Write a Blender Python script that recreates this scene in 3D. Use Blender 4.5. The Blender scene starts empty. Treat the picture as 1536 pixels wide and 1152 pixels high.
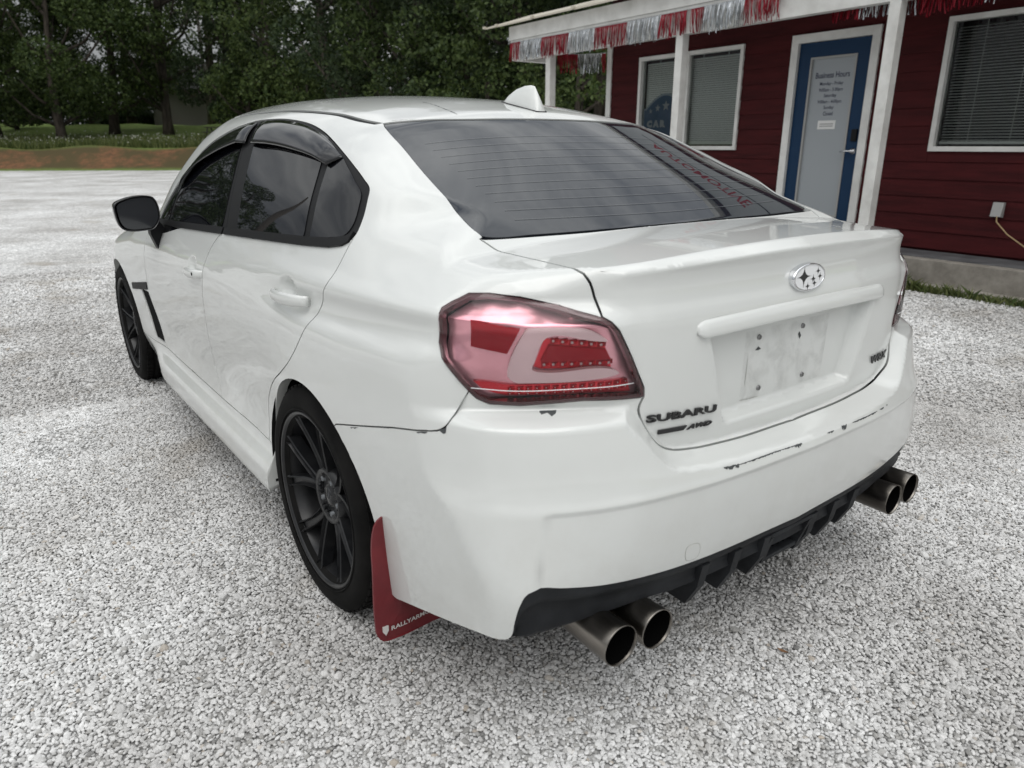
import bpy, bmesh, math, random
import numpy as np
from mathutils import Vector, Matrix
from mathutils.geometry import delaunay_2d_cdt
random.seed(7); RNG=np.random.default_rng(11)
scene=bpy.context.scene
COL=scene.collection
R=math.radians
# ------------------------------------------------------------------ camera
cd=bpy.data.cameras.new('camera'); cam=bpy.data.objects.new('camera',cd); COL.objects.link(cam)
cd.sensor_width=36.0; cd.lens=36.0*1091.06/1536.0; cd.clip_start=.05; cd.clip_end=2000
_yaw,_pit=R(-36.634),R(18.197)
fw=Vector((math.cos(_yaw)*math.cos(_pit),math.sin(_yaw)*math.cos(_pit),-math.sin(_pit)))
cam.location=(-1.7978,1.5278,1.2633)
cam.rotation_euler=fw.to_track_quat('-Z','Y').to_euler()
scene.camera=cam
cd.dof.use_dof=True; cd.dof.focus_distance=2.3; cd.dof.aperture_fstop=4.5
# ------------------------------------------------------------------ sky: broken overcast over a Nishita sky
world=bpy.data.worlds.new('World'); scene.world=world; world.use_nodes=True
def build_world():
    nt=world.node_tree; nt.nodes.clear(); N=nt.nodes.new; L=nt.links.new
    sky=N('ShaderNodeTexSky'); sky.sky_type='NISHITA'; sky.sun_disc=False
    sky.sun_elevation=R(SUN_EL); sky.sun_rotation=R(SUN_ROT); sky.air_density=1.0; sky.dust_density=2.0
    hs=N('ShaderNodeHueSaturation'); hs.inputs['Saturation'].default_value=.75; L(sky.outputs[0],hs.inputs['Color'])
    b1=N('ShaderNodeBackground'); b1.inputs['Strength'].default_value=.055; L(hs.outputs[0],b1.inputs['Color'])
    tc=N('ShaderNodeTexCoord'); mp=N('ShaderNodeMapping'); mp.inputs['Scale'].default_value=(1.0,1.0,2.6)
    mp.inputs['Rotation'].default_value=(0,0,.6); L(tc.outputs['Generated'],mp.inputs['Vector'])
    n1=N('ShaderNodeTexNoise'); n1.inputs['Scale'].default_value=2.1; n1.inputs['Detail'].default_value=9; n1.inputs['Roughness'].default_value=.58; n1.inputs['Distortion'].default_value=.35
    L(mp.outputs[0],n1.inputs['Vector'])
    cr=N('ShaderNodeValToRGB'); e=cr.color_ramp.elements
    e[0].position=.34; e[0].color=(.26,.28,.315,1); e[1].position=.72; e[1].color=(1.33,1.335,1.32,1)
    m=e.new(.52); m.color=(.745,.76,.765,1); L(n1.outputs['Fac'],cr.inputs['Fac'])
    # overcast luminance: the zenith is brighter than the horizon, the same all round
    sx=N('ShaderNodeSeparateXYZ'); L(tc.outputs['Generated'],sx.inputs[0]); mr=N('ShaderNodeMapRange'); mr.inputs['From Min'].default_value=0; mr.inputs['From Max'].default_value=1; mr.inputs['To Min'].default_value=.28; mr.inputs['To Max'].default_value=2.25; L(sx.outputs['Z'],mr.inputs['Value'])
    mg=N('ShaderNodeVectorMath'); mg.operation='SCALE'; L(cr.outputs[0],mg.inputs[0]); L(mr.outputs[0],mg.inputs['Scale'])
    b2=N('ShaderNodeBackground'); b2.inputs['Strength'].default_value=CLOUD; L(mg.outputs[0],b2.inputs['Color'])
    mx=N('ShaderNodeMixShader'); mx.inputs['Fac'].default_value=.88
    L(b1.outputs[0],mx.inputs[1]); L(b2.outputs[0],mx.inputs[2])
    out=N('ShaderNodeOutputWorld'); L(mx.outputs[0],out.inputs['Surface'])
SUN_EL,SUN_AZ=58.0,142.0          # azimuth of the sun measured counter-clockwise from +X
SUN_ROT=90.0-SUN_AZ
CLOUD=1.0
build_world()
sl=bpy.data.lights.new('sun','SUN'); sl.energy=.9; sl.angle=R(48); sl.color=(1.0,.975,.94)
sun=bpy.data.objects.new('sun',sl); COL.objects.link(sun)
_sd=Vector((math.cos(R(SUN_EL))*math.cos(R(SUN_AZ)),math.cos(R(SUN_EL))*math.sin(R(SUN_AZ)),math.sin(R(SUN_EL))))
sun.rotation_euler=_sd.to_track_quat('Z','Y').to_euler(); sun.location=(0,0,30)
vs=scene.view_settings; vs.view_transform='Standard'; vs.look='None'; vs.gamma=1.0; vs.use_curve_mapping=False; vs.exposure=0.02
scene.render.engine='CYCLES'; scene.cycles.max_bounces=6; scene.cycles.diffuse_bounces=3; scene.cycles.glossy_bounces=3; scene.cycles.transparent_max_bounces=12

# ------------------------------------------------------------------ helpers
def tag(o,label=None,cat=None,group=None,kind=None):
    if label: o['label']=label
    if cat: o['category']=cat
    if group: o['group']=group
    if kind: o['kind']=kind
    return o
def empty(name,loc=(0,0,0),rz=0,parent=None):
    o=bpy.data.objects.new(name,None); COL.objects.link(o); o.location=loc; o.rotation_euler=(0,0,rz)
    o.empty_display_size=.1
    if parent: o.parent=parent
    return o
def mesh(name,V,Fc,mats,N=None,smooth=False,mi=None):
    me=bpy.data.meshes.new(name); V=np.asarray(V,float)
    me.from_pydata([tuple(v) for v in V],[],[tuple(int(i) for i in f) for f in Fc])
    for m in (mats if isinstance(mats,(list,tuple)) else [mats]): me.materials.append(m)
    if mi is not None: me.polygons.foreach_set('material_index',np.asarray(mi,np.int32))
    if smooth or N is not None: me.polygons.foreach_set('use_smooth',np.ones(len(me.polygons),bool))
    if N is not None: me.normals_split_custom_set_from_vertices([tuple(n) for n in np.asarray(N)])
    me.update(); return me
def obj(name,me,parent=None):
    o=bpy.data.objects.new(name,me); COL.objects.link(o)
    if parent: o.parent=parent
    return o
class MB:
    """collects simple solids into one mesh"""
    def __init__(s): s.V=[]; s.F=[]; s.S=[]
    def add(s,V,F,smooth=False):
        b=len(s.V); s.V+= [tuple(v) for v in V]; s.F+=[tuple(b+i for i in f) for f in F]; s.S+=[smooth]*len(F); return s
    def box(s,a,b,M=None,ch=0.0):
        (x0,y0,z0),(x1,y1,z1)=a,b
        if ch<=0:
            V=[(x0,y0,z0),(x1,y0,z0),(x1,y1,z0),(x0,y1,z0),(x0,y0,z1),(x1,y0,z1),(x1,y1,z1),(x0,y1,z1)]
            F=[(3,2,1,0),(4,5,6,7),(0,1,5,4),(1,2,6,5),(2,3,7,6),(3,0,4,7)]
        else:
            bm=bmesh.new(); bmesh.ops.create_cube(bm,size=1)
            for v in bm.verts: v.co=((x0+x1)/2+v.co.x*(x1-x0),(y0+y1)/2+v.co.y*(y1-y0),(z0+z1)/2+v.co.z*(z1-z0))
            bmesh.ops.bevel(bm,geom=bm.edges[:],offset=ch,segments=2,profile=.5,affect='EDGES')
            bm.verts.ensure_lookup_table(); V=[tuple(v.co) for v in bm.verts]; F=[tuple(v.index for v in f.verts) for f in bm.faces]; bm.free()
        if M is not None: V=[tuple(M@Vector(v)) for v in V]
        return s.add(V,F)
    def tube(s,pts,rad,n=10,cap=True,smooth=True):
        pts=[Vector(p) for p in pts]; rad=rad if isinstance(rad,(list,tuple)) else [rad]*len(pts)
        V=[];F=[]; up=Vector((0,0,1)); prev=None
        for i,p in enumerate(pts):
            d=(pts[min(i+1,len(pts)-1)]-pts[max(i-1,0)]).normalized()
            if prev is None:
                a=d.cross(up); a=a if a.length>1e-3 else d.cross(Vector((1,0,0)))
            else: a=prev-d*prev.dot(d)
            a.normalize(); prev=a; b=d.cross(a)
            for k in range(n):
                t=2*math.pi*k/n; V.append(tuple(p+(a*math.cos(t)+b*math.sin(t))*rad[i]))
        for i in range(len(pts)-1):
            for k in range(n): F.append((i*n+k,i*n+(k+1)%n,(i+1)*n+(k+1)%n,(i+1)*n+k))
        if cap: F.append(tuple(range(n-1,-1,-1))); F.append(tuple((len(pts)-1)*n+k for k in range(n)))
        return s.add(V,F,smooth)
    def lathe(s,prof,c,n=48,axis='y',closed=False):
        V=[];F=[];m=len(prof)
        for k in range(n):
            t=2*math.pi*k/n
            for (a,r) in prof:
                if axis=='y': V.append((c[0]+r*math.cos(t),c[1]+a,c[2]+r*math.sin(t)))
                elif axis=='x': V.append((c[0]+a,c[1]+r*math.cos(t),c[2]+r*math.sin(t)))
                else: V.append((c[0]+r*math.cos(t),c[1]+r*math.sin(t),c[2]+a))
        for k in range(n):
            for i in range(m-1 if not closed else m):
                j=(i+1)%m; F.append((k*m+i,k*m+j,((k+1)%n)*m+j,((k+1)%n)*m+i))
        return s.add(V,F,True)
    def prism(s,poly,f0,f1):
        """poly: list of 2-D points; f0/f1 map (a,b)->3-D for both faces"""
        n=len(poly); V=[f0(*p) for p in poly]+[f1(*p) for p in poly]
        F=[tuple(range(n)),tuple(range(2*n-1,n-1,-1))]+[(i,i+n,(i+1)%n+n,(i+1)%n) for i in range(n)]
        return s.add(V,F)
    def me(s,name,mat,recalc=True):
        m=mesh(name,s.V,s.F,mat); m.polygons.foreach_set('use_smooth',np.array(s.S,bool))
        if recalc:
            bm=bmesh.new(); bm.from_mesh(m); bmesh.ops.recalc_face_normals(bm,faces=bm.faces[:]); bm.to_mesh(m); bm.free()
        return m
    def build(s,name,mat,parent=None,recalc=True): return obj(name,s.me(name,mat,recalc),parent)
_tcache={}
def text_arrays(body,size=1.0,sx=1.0,shear=0.0,offset=0.0,ext=.0,align='LEFT'):
    c=bpy.data.curves.new('lettering','FONT'); c.body=body; c.size=size; c.shear=shear; c.offset=offset; c.extrude=ext; c.align_x=align; c.resolution_u=3
    o=bpy.data.objects.new('lettering',c); COL.objects.link(o)
    dg=bpy.context.evaluated_depsgraph_get(); me=bpy.data.meshes.new_from_object(o.evaluated_get(dg))
    V=np.array([v.co[:] for v in me.vertices]).reshape(-1,3); F=[tuple(p.vertices) for p in me.polygons]
    bpy.data.objects.remove(o); bpy.data.curves.remove(c); bpy.data.meshes.remove(me)
    V[:,0]*=sx; return V,F
# ------------------------------------------------------------------ materials
def mat(name,col=(.5,.5,.5),rough=.5,metal=0.0,spec=.5,coat=0.0,coatr=.03,trans=0.0,ior=1.5):
    m=bpy.data.materials.new(name); m.use_nodes=True; b=m.node_tree.nodes['Principled BSDF']
    b.inputs['Base Color'].default_value=(*col,1); b.inputs['Roughness'].default_value=rough; b.inputs['Metallic'].default_value=metal
    b.inputs['Specular IOR Level'].default_value=spec; b.inputs['Coat Weight'].default_value=coat; b.inputs['Coat Roughness'].default_value=coatr
    b.inputs['Transmission Weight'].default_value=trans; b.inputs['IOR'].default_value=ior
    return m
def nodes(m): return m.node_tree,m.node_tree.nodes.new,m.node_tree.links.new,m.node_tree.nodes['Principled BSDF']
def noise_col(m,c1,c2,scale,detail=6,lo=.35,hi=.65,coord='Object',stretch=None,rough=.6):
    nt,N,L,b=nodes(m); tc=N('ShaderNodeTexCoord'); src=tc.outputs[coord]
    if stretch:
        mp=N('ShaderNodeMapping'); mp.inputs['Scale'].default_value=stretch; L(src,mp.inputs[0]); src=mp.outputs[0]
    n=N('ShaderNodeTexNoise'); n.inputs['Scale'].default_value=scale; n.inputs['Detail'].default_value=detail; n.inputs['Roughness'].default_value=rough; L(src,n.inputs['Vector'])
    r=N('ShaderNodeValToRGB'); r.color_ramp.elements[0].position=lo; r.color_ramp.elements[1].position=hi
    r.color_ramp.elements[0].color=(*c1,1); r.color_ramp.elements[1].color=(*c2,1); L(n.outputs['Fac'],r.inputs['Fac'])
    L(r.outputs[0],b.inputs['Base Color']); return n,r,src
def bump(m,height,strength=.3,dist=.01):
    nt,N,L,b=nodes(m); k=N('ShaderNodeBump'); k.inputs['Strength'].default_value=strength; k.inputs['Distance'].default_value=dist
    L(height,k.inputs['Height']); L(k.outputs[0],b.inputs['Normal']); return k
def paint_mat():
    m=mat('white_paint',(.675,.69,.672),.42,spec=.4,coat=1.0,coatr=.03); m.node_tree.nodes['Principled BSDF'].inputs['Coat IOR'].default_value=1.6
    nt,N,L,b=nodes(m); tc=N('ShaderNodeTexCoord')
    # road film: speckled dust low on the sills, doors and bumper corners (world height)
    g=N('ShaderNodeNewGeometry'); sx=N('ShaderNodeSeparateXYZ'); L(g.outputs['Position'],sx.inputs[0])
    mr=N('ShaderNodeMapRange'); mr.inputs['From Min'].default_value=.75; mr.inputs['From Max'].default_value=.2; L(sx.outputs['Z'],mr.inputs['Value'])
    n=N('ShaderNodeTexNoise'); n.inputs['Scale'].default_value=5; n.inputs['Detail'].default_value=8; n.inputs['Roughness'].default_value=.7; L(g.outputs['Position'],n.inputs['Vector'])
    r=N('ShaderNodeValToRGB'); r.color_ramp.elements[0].position=.42; r.color_ramp.elements[1].position=.75; L(n.outputs['Fac'],r.inputs['Fac'])
    mu=N('ShaderNodeMath'); mu.operation='MULTIPLY'; L(mr.outputs[0],mu.inputs[0]); L(r.outputs[0],mu.inputs[1])
    mu2=N('ShaderNodeMath'); mu2.operation='MULTIPLY'; mu2.inputs[1].default_value=.32; L(mu.outputs[0],mu2.inputs[0])
    mx=N('ShaderNodeMix'); mx.data_type='RGBA'; mx.inputs['A'].default_value=(.675,.69,.672,1); mx.inputs['B'].default_value=(.36,.33,.28,1)
    L(mu2.outputs[0],mx.inputs['Factor']); L(mx.outputs['Result'],b.inputs['Base Color'])
    rr=N('ShaderNodeMapRange'); rr.inputs['To Min'].default_value=.03; rr.inputs['To Max'].default_value=.22; L(mu.outputs[0],rr.inputs['Value']); L(rr.outputs[0],b.inputs['Coat Roughness'])
    return m
M={}
M['paint']=paint_mat()
M['black_trim']=mat('black_trim',(.007,.0072,.008),.5,spec=.2)
M['gloss_black']=mat('gloss_black',(.012,.012,.014),.12,coat=.5)
M['dark_plastic']=mat('dark_plastic',(.022,.024,.027),.6,spec=.25); 
_n,_r,_s=noise_col(M['dark_plastic'],(.011,.012,.014),(.022,.024,.027),14,8)
M['glass']=mat('tinted_glass',(.004,.0045,.006),.015,spec=.42)
M['rear_glass']=mat('tinted_rear_glass',(.012,.016,.022),.02,spec=.85)
M['smoke']=mat('smoked_acrylic',(.008,.0085,.010),.05,spec=.5)
M['chrome']=mat('chrome',(.75,.76,.78),.08,metal=1.0)
M['emblem_white']=mat('emblem_white',(.8,.81,.82),.2,coat=.6)
M['letter_black']=mat('letter_black',(.012,.012,.013),.28)
M['rubber']=mat('tyre_rubber',(.018,.018,.018),.8,spec=.12)
_n,_r,_s=noise_col(M['rubber'],(.004,.004,.004),(.011,.0105,.010),9,8); bump(M['rubber'],_n.outputs['Fac'],.15,.004)
M['alloy']=mat('gunmetal_alloy',(.02,.02,.022),.30,metal=.1,spec=.45)
_n,_r,_s=noise_col(M['alloy'],(.011,.0115,.013),(.030,.030,.031),16,8,.4,.75)
M['disc']=mat('brake_disc',(.30,.29,.28),.35,metal=1.0)
M['caliper']=mat('brake_caliper',(.16,.17,.18),.5,metal=.4)
M['flap']=mat('red_mud_flap',(.16,.012,.018),.42)
_n,_r,_s=noise_col(M['flap'],(.12,.010,.014),(.19,.016,.022),7,6)
M['white_print']=mat('white_print',(.62,.60,.58),.5)
M['steel']=mat('burnt_steel',(.30,.25,.20),.28,metal=1.0)
_n,_r,_s=noise_col(M['steel'],(.10,.092,.082),(.34,.315,.285),7,6,.3,.7,stretch=(.4,2,2))
M['soot']=mat('exhaust_soot',(.004,.004,.004),1.0,spec=0)
M['under']=mat('underbody_black',(.010,.010,.010),1.0,spec=.1)
M['seal']=mat('window_seal',(.015,.015,.016),.6)
M['screw']=mat('screw_metal',(.25,.25,.25),.4,metal=.9)
M['chip']=mat('bare_plastic',(.075,.08,.082),.8,spec=.2)
M['scuff']=mat('paint_scuff',(.42,.42,.40),.6)
M['lamp_rim']=mat('lamp_rim',(.075,.010,.014),.12,coat=.8)
M['lamp_chrome']=mat('lamp_reflector',(.92,.50,.56),.22,metal=.6)
_nt,_N,_L,_b=nodes(M['lamp_chrome']); _v=_N('ShaderNodeTexNoise'); _v.inputs['Scale'].default_value=5; _v.inputs['Detail'].default_value=0; bump(M['lamp_chrome'],_v.outputs['Fac'],.25,.02)
M['lamp_guide']=mat('frosted_light_guide',(1.0,.84,.85),.5,spec=.3)
M['lamp_red']=mat('red_reflector',(.50,.012,.028),.25)
_nt,_N,_L,_b=nodes(M['lamp_red']); _v=_N('ShaderNodeTexVoronoi'); _v.inputs['Scale'].default_value=260; bump(M['lamp_red'],_v.outputs['Distance'],.5,.002)
M['lamp_cell']=mat('red_led_cell',(.75,.04,.06),.18,metal=.5)
M['lamp_led']=mat('led_dot',(.75,.70,.70),.2)
def lens_mat(name,tint,ior=1.45):
    m=bpy.data.materials.new(name); m.use_nodes=True; nt=m.node_tree; nt.nodes.clear(); N=nt.nodes.new; L=nt.links.new
    t=N('ShaderNodeBsdfTransparent'); t.inputs[0].default_value=(*tint,1); g=N('ShaderNodeBsdfGlossy'); g.inputs['Roughness'].default_value=.02
    f=N('ShaderNodeFresnel'); f.inputs[0].default_value=ior; x=N('ShaderNodeMixShader'); L(f.outputs[0],x.inputs[0]); L(t.outputs[0],x.inputs[1]); L(g.outputs[0],x.inputs[2])
    o=N('ShaderNodeOutputMaterial'); L(x.outputs[0],o.inputs[0]); return m
M['lens']=lens_mat('red_lens',(1.0,.95,.96))
M['clear']=lens_mat('clear_glass',(.86,.89,.88))

def grime_mat():
    m=bpy.data.materials.new('plate_grime'); m.use_nodes=True; nt,N,L,b=nodes(m); b.inputs['Base Color'].default_value=(.20,.195,.18,1); b.inputs['Roughness'].default_value=.9
    g=N('ShaderNodeNewGeometry'); n=N('ShaderNodeTexNoise'); n.inputs['Scale'].default_value=16; n.inputs['Detail'].default_value=9; n.inputs['Roughness'].default_value=.68; n.inputs['Distortion'].default_value=.25; L(g.outputs['Position'],n.inputs['Vector'])
    r=N('ShaderNodeMapRange'); r.inputs['From Min'].default_value=.44; r.inputs['From Max'].default_value=.80; r.inputs['To Max'].default_value=.24; L(n.outputs['Fac'],r.inputs['Value']); L(r.outputs[0],b.inputs['Alpha']); return m
M['grime']=grime_mat()
# ================================================================== GROUND
NE=(.85,-.527); NC=38.2
def smooth01(t): t=np.clip(t,0,1); return t*t*(3-2*t)
def lot_u(x,y): return np.maximum(NE[0]*x+NE[1]*y-NC,-y-15.0)
def ground_z(x,y):
    u=lot_u(x,y); n=.12*np.sin(x*.9+y*.4)+.08*np.sin(y*1.7-x*.6)
    h=.06*smooth01(u/1.0)+(1.07+n*.6)*smooth01((u-1.0)/2.6)+1.55*smooth01((u-4)/16)+1.0*smooth01((u-20)/60)
    return h-.004
def ground_mat():
    m=mat('gravel_and_bank',(.4,.4,.4),.95,spec=.2); nt,N,L,b=nodes(m)
    g=N('ShaderNodeNewGeometry'); P=g.outputs['Position']
    # gravel: pale crushed limestone
    v=N('ShaderNodeTexVoronoi'); v.inputs['Scale'].default_value=72; L(P,v.inputs['Vector'])
    v2=N('ShaderNodeTexVoronoi'); v2.inputs['Scale'].default_value=72; v2.feature='DISTANCE_TO_EDGE'; L(P,v2.inputs['Vector'])
    hsv=N('ShaderNodeSeparateColor'); L(v.outputs['Color'],hsv.inputs[0])
    r=N('ShaderNodeValToRGB'); e=r.color_ramp.elements; e[0].position=0; e[0].color=(.30,.30,.297,1); e[1].position=1; e[1].color=(.72,.72,.71,1); k=e.new(.45); k.color=(.54,.54,.535,1); L(hsv.outputs[0],r.inputs[0])
    ed=N('ShaderNodeMapRange'); ed.inputs['From Max'].default_value=.10; ed.inputs['To Min'].default_value=.8; L(v2.outputs['Distance'],ed.inputs['Value'])
    mu=N('ShaderNodeMix'); mu.data_type='RGBA'; mu.blend_type='MULTIPLY'; mu.inputs['Factor'].default_value=1; L(r.outputs[0],mu.inputs['A']); L(ed.outputs[0],mu.inputs['B'])
    # broad patches: compacted grey tracks, fines and tan dust
    n1=N('ShaderNodeTexNoise'); n1.inputs['Scale'].default_value=.55; n1.inputs['Detail'].default_value=8; n1.inputs['Roughness'].default_value=.62; L(P,n1.inputs['Vector'])
    r1=N('ShaderNodeValToRGB'); r1.color_ramp.elements[0].position=.30; r1.color_ramp.elements[0].color=(.58,.56,.54,1); r1.color_ramp.elements[1].position=.62; r1.color_ramp.elements[1].color=(1.12,1.12,1.12,1); L(n1.outputs[0],r1.inputs[0])
    mu2=N('ShaderNodeMix'); mu2.data_type='RGBA'; mu2.blend_type='MULTIPLY'; mu2.inputs['Factor'].default_value=1; L(mu.outputs['Result'],mu2.inputs['A']); L(r1.outputs[0],mu2.inputs['B'])
    ns=N('ShaderNodeTexNoise'); ns.inputs['Scale'].default_value=11; ns.inputs['Detail'].default_value=7; ns.inputs['Roughness'].default_value=.8; L(P,ns.inputs['Vector'])
    rs=N('ShaderNodeMapRange'); rs.inputs['From Min'].default_value=.36; rs.inputs['From Max'].default_value=.64; rs.inputs['To Min'].default_value=.80; rs.inputs['To Max'].default_value=1.42; L(ns.outputs[0],rs.inputs['Value'])
    mu5=N('ShaderNodeMix'); mu5.data_type='RGBA'; mu5.blend_type='MULTIPLY'; mu5.inputs['Factor'].default_value=1; L(mu2.outputs['Result'],mu5.inputs['A']); L(rs.outputs[0],mu5.inputs['B']); mu2=mu5
    n2=N('ShaderNodeTexNoise'); n2.inputs['Scale'].default_value=1.6; n2.inputs['Detail'].default_value=6; L(P,n2.inputs['Vector'])
    r2=N('ShaderNodeValToRGB'); r2.color_ramp.elements[0].position=.60; r2.color_ramp.elements[1].position=.72; L(n2.outputs[0],r2.inputs[0])
    f2=N('ShaderNodeMath'); f2.operation='MULTIPLY'; f2.inputs[1].default_value=.55; L(r2.outputs[0],f2.inputs[0])
    mx=N('ShaderNodeMix'); mx.data_type='RGBA'; L(f2.outputs[0],mx.inputs['Factor']); L(mu2.outputs['Result'],mx.inputs['A']); mx.inputs['B'].default_value=(.30,.265,.215,1)
    # bank: orange clay breaking through dry grass, then grass
    u=N('ShaderNodeAttribute'); u.attribute_name='u'
    nb=N('ShaderNodeTexNoise'); nb.inputs['Scale'].default_value=.45; nb.inputs['Detail'].default_value=10; nb.inputs['Roughness'].default_value=.66; L(P,nb.inputs['Vector'])
    gr=N('ShaderNodeTexNoise'); gr.inputs['Scale'].default_value=3.2; gr.inputs['Detail'].default_value=8; gr.inputs['Roughness'].default_value=.75; L(P,gr.inputs['Vector'])
    rg=N('ShaderNodeValToRGB'); e=rg.color_ramp.elements; e[0].position=.3; e[0].color=(.075,.125,.030,1); e[1].position=.72; e[1].color=(.20,.26,.075,1); L(gr.outputs[0],rg.inputs[0])
    rc=N('ShaderNodeValToRGB'); e=rc.color_ramp.elements; e[0].position=.34; e[0].color=(.09,.060,.035,1); e[1].position=.70; e[1].color=(.27,.125,.065,1); L(gr.outputs[0],rc.inputs[0])
    rm=N('ShaderNodeMapRange'); rm.inputs['From Min'].default_value=.47; rm.inputs['From Max'].default_value=.60; L(nb.outputs[0],rm.inputs['Value'])
    # clay only on the cut face
    c1=N('ShaderNodeMapRange'); c1.inputs['From Min'].default_value=.7; c1.inputs['From Max'].default_value=1.5; L(u.outputs['Fac'],c1.inputs['Value'])
    c2=N('ShaderNodeMapRange'); c2.inputs['From Min'].default_value=3.9; c2.inputs['From Max'].default_value=3.0; L(u.outputs['Fac'],c2.inputs['Value'])
    a=N('ShaderNodeMath'); a.operation='MULTIPLY'; L(c1.outputs[0],a.inputs[0]); L(c2.outputs[0],a.inputs[1])
    a2=N('ShaderNodeMath'); a2.operation='MULTIPLY'; L(a.outputs[0],a2.inputs[0]); L(rm.outputs[0],a2.inputs[1])
    dry=N('ShaderNodeMix'); dry.data_type='RGBA'; L(a.outputs[0],dry.inputs['Factor']); L(rg.outputs[0],dry.inputs['A']); dry.inputs['B'].default_value=(.085,.068,.034,1)
    cl=N('ShaderNodeMix'); cl.data_type='RGBA'; L(a2.outputs[0],cl.inputs['Factor']); L(dry.outputs['Result'],cl.inputs['A']); L(rc.outputs[0],cl.inputs['B'])
    # ragged lot edge
    ad=N('ShaderNodeMath'); ad.operation='ADD'; ns=N('ShaderNodeMath'); ns.operation='MULTIPLY_ADD'; ns.inputs[1].default_value=2.4; ns.inputs[2].default_value=-1.2; L(gr.outputs[0],ns.inputs[0]); L(u.outputs['Fac'],ad.inputs[0]); L(ns.outputs[0],ad.inputs[1])
    em=N('ShaderNodeMapRange'); em.inputs['From Min'].default_value=-.15; em.inputs['From Max'].default_value=.25; L(ad.outputs[0],em.inputs['Value'])
    fin=N('ShaderNodeMix'); fin.data_type='RGBA'; L(em.outputs[0],fin.inputs['Factor']); L(mx.outputs['Result'],fin.inputs['A']); L(cl.outputs['Result'],fin.inputs['B'])
    L(fin.outputs['Result'],b.inputs['Base Color'])
    hb=N('ShaderNodeMath'); hb.operation='MULTIPLY'; L(v2.outputs['Distance'],hb.inputs[0]); hb.inputs[1].default_value=1.0
    ln=N('ShaderNodeVectorMath'); ln.operation='LENGTH'; L(P,ln.inputs[0]); fd=N('ShaderNodeMapRange'); fd.inputs['From Min'].default_value=4; fd.inputs['From Max'].default_value=14; fd.inputs['To Min'].default_value=.5; fd.inputs['To Max'].default_value=.0; L(ln.outputs['Value'],fd.inputs['Value']); bk=bump(m,hb.outputs[0],.5,.03); L(fd.outputs[0],bk.inputs['Strength'])
    return m
M['ground']=ground_mat()
def build_ground():
    def ax(a,b,near0,near1,fine,coarse):
        v=[a]
        while v[-1]<b:
            d=0 if near0<=v[-1]<=near1 else min(abs(v[-1]-near0),abs(v[-1]-near1)); v.append(v[-1]+fine+d*coarse)
        return np.array(v)
    xs=ax(-120,600,-5,60,.6,.12); ys=ax(-420,420,-50,40,.7,.12); X,Y=np.meshgrid(xs,ys); Z=ground_z(X,Y); n=len(xs); m=len(ys)
    V=np.stack([X.ravel(),Y.ravel(),Z.ravel()],1); F_=[(j*n+i,j*n+i+1,(j+1)*n+i+1,(j+1)*n+i) for j in range(m-1) for i in range(n-1)]
    me=mesh('ground',V,F_,M['ground'],smooth=True); at=me.attributes.new('u','FLOAT','POINT'); at.data.foreach_set('value',lot_u(V[:,0],V[:,1]).astype(np.float32))
    tag(obj('ground',me),kind='structure')
build_ground()
# ------------------------------------------------------------------ loose stones on the lot (instanced pebbles)
def stone_mat():
    m=mat('limestone_chip',(.5,.5,.5),.85,spec=.25); nt,N,L,b=nodes(m)
    o=N('ShaderNodeObjectInfo'); r=N('ShaderNodeValToRGB'); e=r.color_ramp.elements; e[0].position=0; e[0].color=(.24,.24,.238,1); e[1].position=1; e[1].color=(.90,.90,.89,1)
    for p,c in ((.03,(.42,.415,.40,1)),(.22,(.62,.62,.615,1)),(.70,(.77,.77,.765,1)),(.978,(.86,.86,.855,1)),(.986,(.40,.345,.28,1))): k=e.new(p); k.color=c
    L(o.outputs['Random'],r.inputs[0])
    n1=N('ShaderNodeTexNoise'); n1.inputs['Scale'].default_value=.55; n1.inputs['Detail'].default_value=8; n1.inputs['Roughness'].default_value=.62; L(o.outputs['Location'],n1.inputs['Vector'])
    r1=N('ShaderNodeValToRGB'); r1.color_ramp.elements[0].position=.30; r1.color_ramp.elements[0].color=(.58,.56,.54,1); r1.color_ramp.elements[1].position=.62; r1.color_ramp.elements[1].color=(1.08,1.08,1.08,1); L(n1.outputs[0],r1.inputs[0])
    mu=N('ShaderNodeMix'); mu.data_type='RGBA'; mu.blend_type='MULTIPLY'; mu.inputs['Factor'].default_value=1; L(r.outputs[0],mu.inputs['A']); L(r1.outputs[0],mu.inputs['B'])
    tc=N('ShaderNodeTexCoord'); n2=N('ShaderNodeTexNoise'); n2.inputs['Scale'].default_value=3; L(tc.outputs['Object'],n2.inputs['Vector'])
    r3=N('ShaderNodeMapRange'); r3.inputs['To Min'].default_value=.78; r3.inputs['To Max'].default_value=1.16; L(n2.outputs[0],r3.inputs['Value'])
    m3=N('ShaderNodeMix'); m3.data_type='RGBA'; m3.blend_type='MULTIPLY'; m3.inputs['Factor'].default_value=1; L(mu.outputs['Result'],m3.inputs['A']); L(r3.outputs[0],m3.inputs['B'])
    nd=N('ShaderNodeTexNoise'); nd.inputs['Scale'].default_value=1.6; nd.inputs['Detail'].default_value=6; L(o.outputs['Location'],nd.inputs['Vector'])
    rd=N('ShaderNodeMapRange'); rd.inputs['From Min'].default_value=.57; rd.inputs['From Max'].default_value=.72; rd.inputs['To Max'].default_value=.6; L(nd.outputs[0],rd.inputs['Value'])
    m4=N('ShaderNodeMix'); m4.data_type='RGBA'; L(rd.outputs[0],m4.inputs['Factor']); L(m3.outputs['Result'],m4.inputs['A']); m4.inputs['B'].default_value=(.34,.305,.255,1)
    L(m4.outputs['Result'],b.inputs['Base Color']); return m
M['stone']=stone_mat()
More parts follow.
